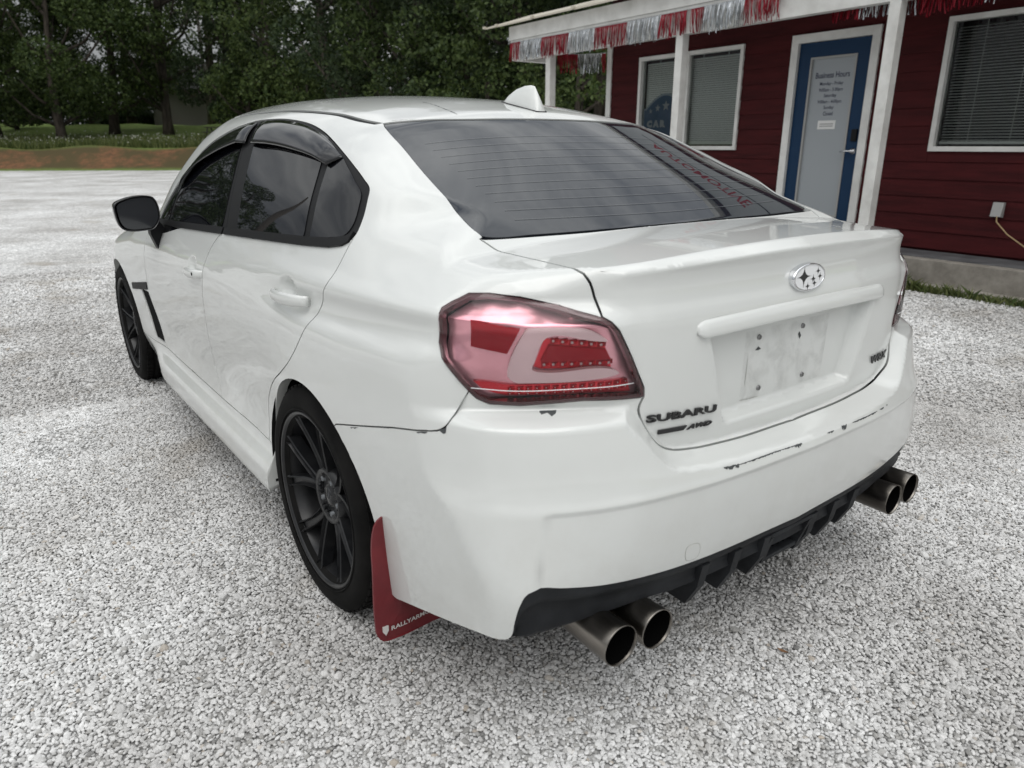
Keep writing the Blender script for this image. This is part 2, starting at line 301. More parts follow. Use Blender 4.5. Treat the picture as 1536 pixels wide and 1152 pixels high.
def build_gravel():
    rng=np.random.default_rng(3); cx,cy=-1.8,1.53; pts=[]; sc=[]
    # polar sampling round the photographer, thinning with distance, over the lot in and around the view
    # jittered grid near the photographer, thinning out at random beyond
    sp=.0090; gx,gy=np.meshgrid(np.arange(-2.6,2.9,sp),np.arange(-2.9,3.6,sp)); gx=gx+(np.arange(gx.shape[0])%2)[:,None]*sp/2
    gx=gx.ravel()+rng.uniform(-.42,.42,gx.size)*sp; gy=gy.ravel()+rng.uniform(-.42,.42,gy.size)*sp
    rad=np.hypot(gx-cx,gy-cy); ang=np.arctan2(gy-cy,gx-cx)-R(-36.6); k=(np.abs(ang)<R(60))&(rad>.7)&(rad<4.1); gx,gy=gx[k],gy[k]
    n=1500000; ang=R(-36.6)+rng.uniform(R(-60),R(60),n); r2=rng.uniform(4.0**.6,9.0**.6,n)**(1/.6); x2=cx+r2*np.cos(ang); y2=cy+r2*np.sin(ang)
    pdf=.6*r2**(.6-1)/(9.0**.6-4.0**.6)/(r2*R(120)); kk=rng.random(n)<np.minimum(1,(4.1/r2)**2)*9500/(n*pdf); x2,y2=x2[kk],y2[kk]
    x=np.concatenate([gx,x2]); y=np.concatenate([gy,y2]); rad=np.hypot(x-cx,y-cy)
    keep=(y>-5.3)&~((x>-.55)&(x<2.9)&(np.abs(y)<.55)&(rad>3.2)); x,y,rad=x[keep],y[keep],rad[keep]; k=len(x)
    s=rng.lognormal(math.log(.0046),.22,k); s=np.where(rng.random(k)<.02,s*1.7,s)*np.where(rad>3.6,(rad/3.6)**.55,1.0); s=np.clip(s,.0026,.017)
    # bare patches of fines
    pn=np.sin(x*1.9+1.3*np.sin(y*1.1))*np.sin(y*2.3+1.7*np.sin(x*.8)); bare=pn>.93; m=~bare|(rng.random(k)<.45); x,y,s=x[m],y[m],s[m]; k=len(x)
    z=s*rng.uniform(-.15,.55,k)+.0005
    me=bpy.data.meshes.new('gravel'); me.vertices.add(k); me.vertices.foreach_set('co',np.stack([x,y,z],1).astype(np.float32).ravel())
    at=me.attributes.new('size','FLOAT','POINT'); at.data.foreach_set('value',s.astype(np.float32)); me.materials.append(M['stone'])
    o=obj('gravel',me); tag(o,'pale crushed limestone chips covering the lot','gravel',kind='stuff'); del o['category']
    ng=bpy.data.node_groups.new('scatter_chips','GeometryNodeTree'); ng.interface.new_socket('Geometry',in_out='INPUT',socket_type='NodeSocketGeometry'); ng.interface.new_socket('Geometry',in_out='OUTPUT',socket_type='NodeSocketGeometry')
    N=ng.nodes.new; L=ng.links.new; gi=N('NodeGroupInput'); go=N('NodeGroupOutput')
    mp=N('GeometryNodeMeshToPoints'); L(gi.outputs[0],mp.inputs['Mesh'])
    jn=N('GeometryNodeGeometryToInstance')
    for v in range(6):
        ic=N('GeometryNodeMeshIcoSphere'); ic.inputs['Subdivisions'].default_value=2; ic.inputs['Radius'].default_value=1.0
        sp=N('GeometryNodeSetPosition'); nz=N('ShaderNodeTexNoise'); nz.noise_dimensions='4D'; nz.inputs['W'].default_value=v*7.3; nz.inputs['Scale'].default_value=.85; nz.inputs['Detail'].default_value=1.5
        sb=N('ShaderNodeVectorMath'); sb.operation='SUBTRACT'; sb.inputs[1].default_value=(.5,.5,.5); L(nz.outputs['Color'],sb.inputs[0])
        ml=N('ShaderNodeVectorMath'); ml.operation='SCALE'; ml.inputs['Scale'].default_value=1.35; L(sb.outputs[0],ml.inputs[0]); L(ml.outputs[0],sp.inputs['Offset']); L(ic.outputs['Mesh'],sp.inputs['Geometry'])
        sm=N('GeometryNodeSetMaterial'); sm.inputs['Material'].default_value=M['stone']; L(sp.outputs[0],sm.inputs[0])
        tf=N('GeometryNodeTransform'); tf.inputs['Scale'].default_value=[(1.25,.9,.7),(1.0,1.0,.62),(1.4,.8,.6),(1.1,.85,.85),(.95,1.2,.55),(1.15,1.0,.75)][v]; L(sm.outputs[0],tf.inputs['Geometry'])
        L(tf.outputs[0],jn.inputs[0])
    ip=N('GeometryNodeInstanceOnPoints'); L(mp.outputs[0],ip.inputs['Points']); L(jn.outputs[0],ip.inputs['Instance']); ip.inputs['Pick Instance'].default_value=True
    rv=N('FunctionNodeRandomValue'); rv.data_type='FLOAT_VECTOR'; rv.inputs[0].default_value=(-.5,-.5,0); rv.inputs[1].default_value=(.5,.5,6.283); L(rv.outputs[0],ip.inputs['Rotation'])
    na=N('GeometryNodeInputNamedAttribute'); na.data_type='FLOAT'; na.inputs['Name'].default_value='size'; L(na.outputs[0],ip.inputs['Scale'])
    L(ip.outputs[0],go.inputs[0]); md=o.modifiers.new('scatter','NODES'); md.node_group=ng
    print('stones',k)
build_gravel()
# ================================================================== TREES
M['bark']=mat('bark',(.045,.036,.028),.95); _n,_r,_s=noise_col(M['bark'],(.022,.018,.014),(.085,.070,.055),6,8,stretch=(1,1,.25)); bump(M['bark'],_n.outputs[0],.6,.05)
def leaf_mat(name,c1,c2):
    m=mat(name,c1,.55,spec=.25); nt,N,L,b=nodes(m); g=N('ShaderNodeNewGeometry'); r=N('ShaderNodeValToRGB'); r.color_ramp.elements[0].color=(*c1,1); r.color_ramp.elements[1].color=(*c2,1); L(g.outputs['Random Per Island'],r.inputs[0]); L(r.outputs[0],b.inputs['Base Color'])
    t=N('ShaderNodeBsdfTranslucent'); L(r.outputs[0],t.inputs[0]); mx=N('ShaderNodeMixShader'); mx.inputs[0].default_value=.12; o=nt.nodes['Material Output']; L(b.outputs[0],mx.inputs[1]); L(t.outputs[0],mx.inputs[2]); L(mx.outputs[0],o.inputs[0]); return m
M['leaf_a']=leaf_mat('oak_leaves',(.018,.036,.009),(.075,.108,.030)); M['leaf_b']=leaf_mat('maple_leaves',(.022,.044,.011),(.088,.122,.033)); M['leaf_c']=leaf_mat('cedar_leaves',(.012,.025,.010),(.046,.070,.027)); M['weed']=leaf_mat('weed_leaves',(.055,.085,.025),(.17,.19,.07))
def leaf_quads(C,size,rng,droop=.3):
    n=len(C); a=rng.normal(size=(n,3)); a/=np.linalg.norm(a,axis=1,keepdims=True); b=rng.normal(size=(n,3)); b-=a*(a*b).sum(1,keepdims=True); b/=np.linalg.norm(b,axis=1,keepdims=True)
    L_=size*rng.uniform(.6,1.3,(n,1)); W_=L_*rng.uniform(.45,.8,(n,1))
    V=np.stack([C-a*L_,C+b*W_,C+a*L_,C-b*W_],1).reshape(-1,3); F_=np.arange(4*n).reshape(-1,4); return V,F_
def tree_meshes(k,H,RAD,base,lf,nleaf,size,conic=0.0):
    rng=np.random.default_rng(100+k); mb=MB(); r0=.16+H*.012
    lean=rng.normal(size=2)*.03
    trunk=[(lean[0]*z+.10*math.sin(z*.7+k),lean[1]*z+.08*math.sin(z*.5+2*k),z) for z in np.linspace(-.4,H*.82,10)]; mb.tube(trunk,[r0*(1.35 if i==0 else 1)*(1-.085*i) for i in range(10)],9)
    blobs=[]
    nb=34
    for i in range(nb):
        t=rng.uniform(0,1); z=base+(H-base)*t; rr=RAD*(math.sin(math.pi*(.12+.80*t))**.7*(1-conic)+conic*(1-t)); a=rng.uniform(0,2*math.pi); d=rr*math.sqrt(rng.uniform(.12,1))
        c=np.array([d*math.cos(a)+lean[0]*z,d*math.sin(a)+lean[1]*z,z]); br=rng.uniform(.6,1.25)*RAD*.29*(1-.5*conic*t); blobs.append((c,br))
        if i<16:
            z0=max(base*.55,z-d*.75-.3); p0=Vector((lean[0]*z0,lean[1]*z0,z0)); p2=Vector(c); p1=(p0+p2)/2+Vector((0,0,-.15*d)); mb.tube([p0,p1,p2],[r0*.38,r0*.24,.02],6)
    wts=np.array([b[1]**2 for b in blobs]); wts/=wts.sum(); idx=rng.choice(nb,nleaf,p=wts); u=rng.normal(size=(nleaf,3)); u/=np.linalg.norm(u,axis=1,keepdims=True)
    C=np.array([blobs[i][0] for i in idx])+u*(np.array([blobs[i][1] for i in idx])*rng.uniform(.55,1.06,nleaf)**.5)[:,None]*[1,1,.8]
    C=C[C[:,2]>base*.6]; V,F_=leaf_quads(C,size,rng); return mb.me('trunk',M['bark']),mesh('crown',V,F_,M[lf])
TREES=[tree_meshes(0,13,4.6,2.4,'leaf_a',22000,.10),tree_meshes(1,15,5.2,2.8,'leaf_b',24000,.10),tree_meshes(2,11,4.0,1.6,'leaf_a',19000,.095),tree_meshes(3,14,4.2,1.2,'leaf_c',22000,.09,.35),tree_meshes(4,9,3.6,1.0,'leaf_b',15000,.095),tree_meshes(5,5.2,2.3,.35,'leaf_b',5200,.085),tree_meshes(6,12,4.2,1.0,'leaf_a',17000,.095),tree_meshes(7,13,4.4,1.2,'leaf_c',17000,.09,.2)]
KIND=['spreading dark oak','tall pale maple','rounded dark oak','dense dark cedar','low bushy maple','young leafy sapling','dense leafy oak','dense dark evergreen']
def place_tree(k,az,dist,sc,rz,label,group,name='tree'):
    a=R(az); x=-1.8+dist*math.cos(a); y=1.53+dist*math.sin(a); z=float(ground_z(np.array(x),np.array(y)))
    t=empty(name,(x,y,z-.05),rz); t.scale=(sc,sc,sc); tag(t,label,'tree',group)
    obj('trunk',TREES[k][0],t); obj('crown',TREES[k][1],t); return t
# azimuth (deg, measured from the car's heading, positive left), distance
FRONT=[(0.8,55,1,1.00),(-2.8,58,0,1.05),(-6.2,54,2,1.05),(-9.4,57,1,.95),(-12.6,56,0,1.05),(-16.6,54,3,.95),(-20.2,50,2,1.2),(-23.6,45,1,1.05),(-27.0,40,7,1.1),(-30.2,36,6,1.05),(-33.5,34,7,1.0),(-36.6,31,6,1.0),(-39.6,29,7,.9),(-43.0,27,6,.85),(-46.5,30,7,.9)]
BACK=[(-.5,74,0,1.3),(-5.0,76,1,1.25),(-10.5,78,3,1.3),(-15.5,72,1,1.3),(-19.5,70,3,1.25),(-26.5,60,0,1.2),(-31,55,1,1.15),(-37.5,48,3,1.2),(-42.0,46,1,1.1)]
names_pos=['at the left edge of the photo','second from the left edge','third from the left edge, above the clay bank','fourth from the left edge','beside the utility pole','left of the car roof','behind the car roof, left of centre','behind the middle of the car roof','just right of the gap of bright sky','left of the porch roof tip','behind the roof aerial','behind the left porch post','seen under the porch eave','seen between the porch posts','behind the red building corner']
for i,(az,d,k,sc) in enumerate(FRONT): place_tree(k,az,d,sc,i*2.1,KIND[k]+' in the front row, '+names_pos[i],'front row of trees beyond the lot')
nb_=['behind the leftmost oaks','behind the clay bank','behind the utility pole','towering left of the car roof','towering over the car roof left of centre','towering behind the middle of the roof','towering left of the porch','towering behind the porch roof tip','towering behind the red building']
for i,(az,d,k,sc) in enumerate(BACK): place_tree(k,az,d,sc,i*1.7+.5,KIND[k]+' in the back row, '+nb_[i],'back row of trees beyond the lot')
for i,(az,d,sc) in enumerate(((-3.9,62,.8),(-8.0,64,.8),(-17.9,47,1.0),(-21.8,43,.95),(-29,34,.9),(-35,29,.9),(-41.5,24,.85))):
    place_tree(5,az,d,sc,i*1.3,'young leafy sapling in the understorey, '+['left of the tree trunks','between the tree trunks','in front of the distant house','left of the car roof crest','behind the car roof crest','left of the porch','below the porch eave'][i],'saplings under the trees','sapling')
# trees off to the left of the lot (they show in the side glass) and behind the photographer
for i,(az,d,k,sc) in enumerate(((6,60,0,1.0),(11,64,1,1.0),(17,62,2,1.1),(24,66,0,1.0),(32,70,1,1.05))):
    place_tree(k,az,d,sc,i*2.7,'roadside tree reflected in the side windows, '+['nearest the left edge of the view','second left of the view','third left of the view','fourth left of the view','farthest left of the view'][i],'trees left of the lot')
def woods():
    rng=np.random.default_rng(9); n=52000; az=np.radians(rng.uniform(-54,8,n)); d=np.interp(np.degrees(az),[-54,-44,-36,-25,-15,8],[34,38,44,58,82,84])+rng.uniform(0,6,n)
    x=-1.8+d*np.cos(az); y=1.53+d*np.sin(az); top_=3.2+2.2*np.sin(az*41)+1.4*np.sin(az*97+1)
    z=ground_z(x,y)+rng.random(n)**.8*np.maximum(top_,1.2); V,F_=leaf_quads(np.stack([x,y,z],1),.24,rng); tag(obj('undergrowth',mesh('undergrowth',V,F_,M['leaf_c'])),'dark undergrowth massed behind the trees',kind='stuff')
    # tall grass and white wildflowers along the top of the bank
    n=26000; t=rng.uniform(2,42,n); u=4.2+rng.random(n)**1.5*5.0; x=NE[0]*(NC+u)-NE[1]*t*1.0; y=NE[1]*(NC+u)+NE[0]*t; z=ground_z(x,y); h=rng.uniform(.18,.55,n); w=rng.uniform(.015,.04,n); a=rng.uniform(0,6.28,n); lx=rng.normal(0,.10,n); ly=rng.normal(0,.10,n)
    V=np.stack([np.stack([x-w*np.cos(a),y-w*np.sin(a),z],1),np.stack([x+w*np.cos(a),y+w*np.sin(a),z],1),np.stack([x+lx,y+ly,z+h],1)],1).reshape(-1,3); tag(obj('tall_grass',mesh('tall_grass',V,np.arange(3*n).reshape(-1,3),M['weed'])),'tall grass along the top of the clay bank',kind='stuff')
    k=rng.choice(n,2600); C=np.stack([x[k]+lx[k],y[k]+ly[k],z[k]+h[k]+.03],1); V,F_=leaf_quads(C,.045,rng); tag(obj('wildflowers',mesh('wildflowers',V,F_,mat('white_petals',(.42,.43,.36),.8))),'pale wildflowers dotted through the tall grass',kind='stuff')
woods()
# ------------------------------------------------------------------ far house, utility pole, picnic table
def far_house():
    a=R(-16.8); d=80; x,y=-1.8+d*math.cos(a),1.53+d*math.sin(a); z=float(ground_z(np.array(x),np.array(y))); h=empty('house',(x,y,z),R(60)); tag(h,'grey roofed house half hidden behind the trees','house')
    MB().box((-6,-4,0),(6,4,3.2)).build('wall',mat('house_wall',(.26,.25,.23),.8),h)
    r=MB(); r.add([(-6.6,-4.6,3.1),(6.6,-4.6,3.1),(6.6,4.6,3.1),(-6.6,4.6,3.1),(-6.6,0,5.6),(6.6,0,5.6)],[(0,1,5,4),(2,3,4,5),(0,4,3),(1,2,5),(3,2,1,0)]); r.build('roof',mat('house_roof',(.13,.13,.135),.9),h)
    for i in range(3): w=MB(); w.box((-4.6+3.6*i,-4.06,1.0),(-3.4+3.6*i,-3.98,2.4)); o=w.build('window',mat('house_trim',(.6,.6,.58),.6) if i==0 else bpy.data.materials['house_trim'],h); p=MB(); p.box((-4.45+3.6*i,-4.075,1.12),(-3.55+3.6*i,-4.05,2.28)); p.build('pane',M['glass'],o)
far_house()
def pole(az,d,lean,label):
    a=R(az); x,y=-1.8+d*math.cos(a),1.53+d*math.sin(a); z=float(ground_z(np.array(x),np.array(y))); p=empty('utility_pole',(x,y,z)); tag(p,label,'pole','utility poles')
    mw=bpy.data.materials.get('pole_wood') or mat('pole_wood',(.14,.125,.11),.9)
    m=MB(); m.tube([(0,0,-.3),(lean*.5,0,4.5),(lean,0,9)],[.15,.13,.10],10); m.build('shaft',mw,p)
    if lean: return
    c=MB(); c.box((lean-.06,-1.1,8.3),(lean+.06,1.1,8.45)); c.build('crossarm',mw,p)
    for yy in (-.95,-.45,.45,.95): i=MB(); i.lathe([(0,.0),(0,.05),(.06,.06),(.12,.04),(.14,0)],(lean,yy,8.45),10,'z'); i.build('insulator',mat('insulator',(.3,.3,.3),.3) if yy==-.95 else M['black_trim'],p)
pole(-15.3,62,0,'grey wooden utility pole rising among the trees left of the car'); pole(13,24,1.2,'leaning utility pole left of the lot, mirrored in the rear door glass')
def picnic():
    a=R(-15.9); d=52; x,y=-1.8+d*math.cos(a),1.53+d*math.sin(a); z=float(ground_z(np.array(x),np.array(y))); t=empty('picnic_table',(x,y,z),.9); tag(t,'dark wooden picnic table under the trees above the bank','table'); mw=mat('weathered_wood',(.05,.045,.04),.9)
    for k in range(4): m=MB(); m.box((-.9,-.36+.19*k,.72),(.9,-.20+.19*k,.76)); m.build('table_board',mw,t)
    for s_ in (-1,1): m=MB(); m.box((-.9,s_*.7-.13,.42),(.9,s_*.7+.13,.46)); m.build('bench_board',mw,t)
    for xx in (-.7,.7):
        for s_ in (-1,1): m=MB(); m.tube([(xx,s_*.72,0),(xx,s_*.25,.72)],.045,4); m.build('leg',mw,t)
picnic()

# ------------------------------------------------------------------ a few dry leaves blown on to the gravel
def dry_leaves():
    ml=mat('dry_leaf',(.20,.105,.05),.8)
    for i,(x,y,r,lab) in enumerate(((2.05,1.62,.030,'curled brown leaf on the gravel left of the front wheel'),(-.62,1.75,.016,'small rust-brown leaf lying left of the rear wheel'),(-.95,.02,.014,'tiny brown leaf on the gravel behind the exhaust tips'),(-.55,-1.05,.020,'dry leaf on the gravel right of the bumper'))):
        a=i*1.7; V=[];F_=[]
        for k in range(7):
            t=k/6; w=r*.42*math.sin(math.pi*min(max(t,.03),.97)); z=.008+.35*r*(t-.5)**2*2
            for s_ in (-1,0,1): lx,ly=(t-.5)*2*r,s_*w; V.append((lx*math.cos(a)-ly*math.sin(a),lx*math.sin(a)+ly*math.cos(a),z+abs(s_)*.22*r))
        for k in range(6):
            for j in range(2): F_.append((k*3+j,k*3+j+1,k*3+j+4,k*3+j+3))
        o=obj('dry_leaf',mesh('dry_leaf',V,F_,ml,smooth=True)); o.location=(x,y,.003); tag(o,lab,'leaf','dry leaves on the gravel')
dry_leaves()
# ================================================================== BUILDING with porch (local x along the wall, local y towards the lot)
bld=empty('building',(0,0,0),R(-2.0)); tag(bld,'low dark red sided office building with white trim and a long porch','building')
YW=-6.10
M['red_siding']=mat('red_siding',(.085,.010,.012),.75,spec=.2); _n,_r,_s=noise_col(M['red_siding'],(.038,.005,.006),(.066,.0085,.010),5,8,stretch=(.35,1,3)); bump(M['red_siding'],_n.outputs[0],.25,.006)
M['white_trim']=mat('white_trim',(.70,.70,.67),.55); _n,_r,_s=noise_col(M['white_trim'],(.56,.555,.53),(.74,.74,.715),4,8,.3,.6)
M['blue_door']=mat('blue_door_paint',(.005,.030,.078),.5,spec=.25)
M['concrete']=mat('porch_concrete',(.3,.28,.25),.9); _n,_r,_s=noise_col(M['concrete'],(.15,.135,.115),(.36,.335,.295),3.2,10,.3,.7,rough=.7); bump(M['concrete'],_n.outputs[0],.5,.02)
M['porch_floor']=mat('porch_floor_paint',(.10,.105,.11),.6); _n,_r,_s=noise_col(M['porch_floor'],(.07,.072,.076),(.15,.155,.16),4,8)
M['roof_metal']=mat('cream_roof_metal',(.52,.48,.40),.5); M['blind']=mat('blind_slat',(.8,.8,.77),.6); M['dark_room']=mat('dark_room',(.022,.022,.025),.9)
M['tinsel_red']=mat('red_tinsel',(.24,.006,.018),.3,metal=.5); M['tinsel_silver']=mat('silver_tinsel',(.55,.57,.59),.22,metal=1.0)
M['frost']=mat('frosted_film',(.32,.345,.365),.30,spec=.5); M['paper']=mat('paper',(.7,.7,.69),.8); M['ink']=mat('dark_blue_ink',(.012,.016,.05),.6)
def loc(x,y): t=R(-2.0); return x*math.cos(t)+y*math.sin(t)     # scene x at given y -> along-wall coordinate
WX=lambda x: loc(x,-6.2)
A0,A1=-3.2,WX(6.44)
W1=(WX(4.06),WX(5.80),1.205,2.385); DR=(WX(2.39),WX(3.41),.272,2.400); W2=(WX(.02),WX(1.745),1.205,2.385)
W3=(-2.9,-1.2,1.205,2.385)
def siding():
    z=.285; ex=.165; k=0; rng=random.Random(4); cache={}
    while z<2.72:
        z1=min(z+ex,2.74); segs=[(A0,A1)]
        for (a,b,c,d) in (W1,W2,W3,DR):
            if z1>c+.003 and z<d-.003:
                # board is notched where it only partly meets the opening: shorten it to the opening sides
                ns=[]
                for s0,s1 in segs:
                    if b<=s0 or a>=s1: ns.append((s0,s1)); continue
                    if a-s0>.01: ns.append((s0,a))
                    if s1-b>.01: ns.append((b,s1))
                    lo,hi=max(z,0),z1
                    if z<c-.004: parts_.append((max(a,s0),min(b,s1),z,c))
                    if z1>d+.004: parts_.append((max(a,s0),min(b,s1),d,z1))
                segs=ns
        for s0,s1 in segs: parts_.append((s0,s1,z,z1))
        z=z1
    for s0,s1,za,zb in parts_:
        # long runs are broken at butt joints
        cuts=[s0]; x=s0
        while s1-x>4.2: x+=rng.uniform(2.4,3.66); cuts.append(x)
        cuts.append(s1)
        for a,b in zip(cuts[:-1],cuts[1:]):
            o=rng.uniform(-.0012,.0012); m=MB(); m.add([(a+.001,YW+.016+o,za),(b-.001,YW+.016+o,za),(b-.001,YW+.004,zb+.012),(a+.001,YW+.004,zb+.012),(a+.001,YW-.004,za),(b-.001,YW-.004,za),(b-.001,YW-.004,zb+.012),(a+.001,YW-.004,zb+.012)],[(0,1,2,3),(0,4,5,1),(1,5,6,2),(2,6,7,3),(3,7,4,0),(7,6,5,4)]); m.build('siding_board',M['red_siding'],bld)
parts_=[]; siding()
# structure behind: walls, gable, roof
w=MB(); y0=YW-.02
def wallbox(a,b,c,d): w.box((a,y0-.12,c),(b,y0,d))
xs=sorted([A0]+[v for o in (W1,W2,W3,DR) for v in o[:2]]+[A1]); ops={W1[0]:W1,W2[0]:W2,W3[0]:W3,DR[0]:DR}
for a,b in zip(xs[:-1],xs[1:]):
    o=ops.get(a)
    if o and abs(o[1]-b)<1e-6:
        wallbox(a,b,.1,o[2]); wallbox(a,b,o[3],2.76)
    else: wallbox(a,b,.1,2.76)
w.box((A0,YW-6.0,.1),(A0+.12,y0-.12,2.76)); w.box((A1-.12,YW-6.0,.1),(A1,y0-.12,2.76)); w.box((A0,YW-6.12,.1),(A1,YW-6.0,2.76))
w.build('wall',M['red_siding'],bld)
MB().box((A0+.2,YW-3.0,.2),(A1-.2,YW-2.9,2.7)).build('inner_wall',M['dark_room'],bld)
MB().box((A0+.13,YW-2.9,.2),(A1-.13,y0-.13,.255)).build('inner_floor',M['dark_room'],bld); MB().box((A0+.13,YW-2.9,2.68),(A1-.13,y0-.13,2.72)).build('inner_ceiling',M['dark_room'],bld)
cb=MB(); cb.box((A1-.075,YW-.005,.272),(A1+.018,YW+.030,2.66)); cb.build('corner_board',M['white_trim'],bld)
# upper front wall with the sign (seen mirrored in the rear window)
u=MB(); u.add([(A0,YW-.02,2.74),(A1,YW-.02,2.74),(A1,YW-.02,4.9),(A0,YW-.02,4.9),(A0,YW-.2,2.74),(A1,YW-.2,2.74),(A1,YW-.2,4.9),(A0,YW-.2,4.9)],[(0,1,2,3),(7,6,5,4),(3,2,6,7),(1,5,6,2),(0,3,7,4)]); u.build('upper_wall',M['red_siding'],bld)
u=MB(); u.box((A0-.2,YW-.3,4.9),(A1+.2,YW+.15,5.0)); u.build('parapet_cap',M['white_trim'],bld)
MB().box((A0,YW-6.1,2.76),(A1,YW-.2,2.9)).build('flat_roof',M['dark_room'],bld)
# porch slab
sb=MB(); sb.box((A0-.5,-5.62,-.12),(WX(7.3),-5.50,.258),ch=.008); sb.box((A0-.5,-5.5,-.12),(WX(7.3),-5.40,.045),ch=.01); sb.build('porch_slab',M['concrete'],bld)
MB().box((A0-.5,YW+.002,-.12),(WX(7.3),-5.62,.262)).build('porch_floor',M['porch_floor'],bld)
# posts
for x in (-.68,1.92,4.47,6.98):
    a=loc(x,-5.5); p=MB(); p.box((a-.053,-5.493,.25),(a+.053,-5.387-.0,2.50),ch=.004); p.build('post',M['white_trim'],bld)
# beam, fascia, soffit, roof
AE=loc(7.88,-5.4)
MB().box((A0-.4,-5.50,2.475),(AE,-5.39,2.72)).build('beam',M['white_trim'],bld)
MB().box((A0-.4,-5.375,2.755),(AE+.02,-5.345,2.94)).build('fascia',M['white_trim'],bld); MB().box((A0-.4,-5.39,2.72),(AE+.01,-5.362,2.752)).build('frieze_board',M['white_trim'],bld)
MB().box((A0-.4,YW+.02,2.70),(AE,-5.51,2.73)).build('soffit',M['white_trim'],bld)
MB().box((AE-.10,YW+.02,2.475),(AE,-5.505,2.695)).build('side_beam',M['white_trim'],bld)
a=A0-.4; k=0
while a<AE+.45:
    b=min(a+.91,AE+.5); z=.004*(k%2)
    r=MB(); r.add([(a,-5.22,2.945+z),(b,-5.22,2.945+z),(b,YW+.02,3.20+z),(a,YW+.02,3.20+z),(a,-5.22,2.968+z),(b,-5.22,2.968+z),(b,YW+.02,3.223+z),(a,YW+.02,3.223+z)],[(3,2,1,0),(4,5,6,7),(0,1,5,4),(1,2,6,5),(2,3,7,6),(3,0,4,7)]); r.box((b-.035,-5.225,2.955+z),(b+.02,-5.19,2.985+z)); r.build('roof_sheet',M['roof_metal'],bld); a=b; k+=1
hk=MB(); hk.lathe([(0,0),(.0,.03),(-.03,.035),(-.06,.02),(-.065,0)],(loc(2.95,-5.7),-5.7,2.70),14,'z'); hk.build('porch_lamp',M['black_trim'],bld)
# windows
def window(W,parts_blind=True,tilt=.55):
    a,b,c,d=W; f=MB(); t=.045
    for p,q in (((a,YW-.06,c),(b,YW+.035,c+t)),((a,YW-.06,d-t),(b,YW+.035,d)),((a,YW-.06,c+t),(a+t,YW+.035,d-t)),((b-t,YW-.06,c+t),(b,YW+.035,d-t)),(((a+b)/2-.022,YW-.05,c+t),((a+b)/2+.022,YW+.02,d-t))): f.box(p,q)
    o=f.build('window',M['white_trim'],bld)
    for p,q in ((a+t,(a+b)/2-.022),((a+b)/2+.022,b-t)):
        g=MB(); g.add([(p,YW-.02,c+t),(q,YW-.02,c+t),(q,YW-.02,d-t),(p,YW-.02,d-t)],[(3,2,1,0)]); g.build('pane',M['pane'],o,False)
    s=MB(); n=int((d-c-.16)/.026)
    for k in range(n):
        z=c+.10+.026*k; dz=.0125*math.sin(tilt); dy=.0125*math.cos(tilt); s.add([(a+t+.01,YW-.085-dy,z-dz),(b-t-.01,YW-.085-dy,z-dz),(b-t-.01,YW-.085+dy,z+dz),(a+t+.01,YW-.085+dy,z+dz)],[(0,1,2,3)])
    bl=s.build('blind_slats',M['blind'],o,False); bl['kind']='stuff'
    s=MB()
    for x in (a+.3,(a+b)/2-.18,(a+b)/2+.2,b-.3): s.box((x-.002,YW-.072,c+.08),(x+.002,YW-.070,d-t))
    s.build('blind_cords',M['blind'],o)['kind']='stuff'
    m=MB(); m.box((a+t,YW-.10,c+.065),(b-t,YW-.07,c+.09)); m.build('blind_rail',M['blind'],o)
M['pane']=lens_mat('window_pane',(.80,.84,.83),1.55)
window(W1,tilt=-1.15); window(W2,tilt=-.45); window(W3,tilt=-.6)
# arched shop sign standing inside the left window
def window_sign():
    a=W1[1]-.86; b=W1[1]-.055; o=[(a,1.27),(b,1.27),(b,1.735)]
    n=15; c=(a+b)/2
    for i in range(n+1):
        t=i/n; x=b-.04-(b-a-.08)*t; o.append((x,1.735+.185*math.sin(math.pi*t)))
    o.append((a,1.735)); s=empty('window_sign',(0,0,0),R(-2)); tag(s,'blue arched sign with white stars inside the left window','sign')
    def at(d): return lambda x,z:(x,YW-.045+d,z)
    m=MB(); m.prism(o,at(0),at(.004)); m.build('board_edge',mat('sign_edge',(.30,.33,.36),.5),s)
    i_=[(c+(x-c)*.95,1.27+(z-1.27)*.955) for x,z in o]; m=MB(); m.prism(i_,at(.0045),at(.006)); m.build('board_face',mat('sign_blue',(.06,.10,.17),.5),s)
    for (u,z,r) in ((.26,1.70,.035),(.13,1.735,.05),(-.02,1.76,.07),(-.17,1.735,.05),(-.30,1.70,.035)):
        st=[(c+u+r*(1 if k%2==0 else .42)*math.sin(k*math.pi/5),z+r*(1 if k%2==0 else .42)*math.cos(k*math.pi/5)) for k in range(10)]; m=MB(); m.prism(st,at(.0065),at(.008)); m.build('star',bpy.data.materials.get('sign_star') or mat('sign_star',(.32,.33,.34),.6),s)
    V,F_=text_arrays('C A R',.105,1.2,0,.01); m=MB(); m.add([(b-.09-x,YW-.045+.0085,1.50+y) for x,y,_ in V],F_); m.build('lettering',mat('sign_letter',(.32,.33,.34),.6),s,False)
window_sign()
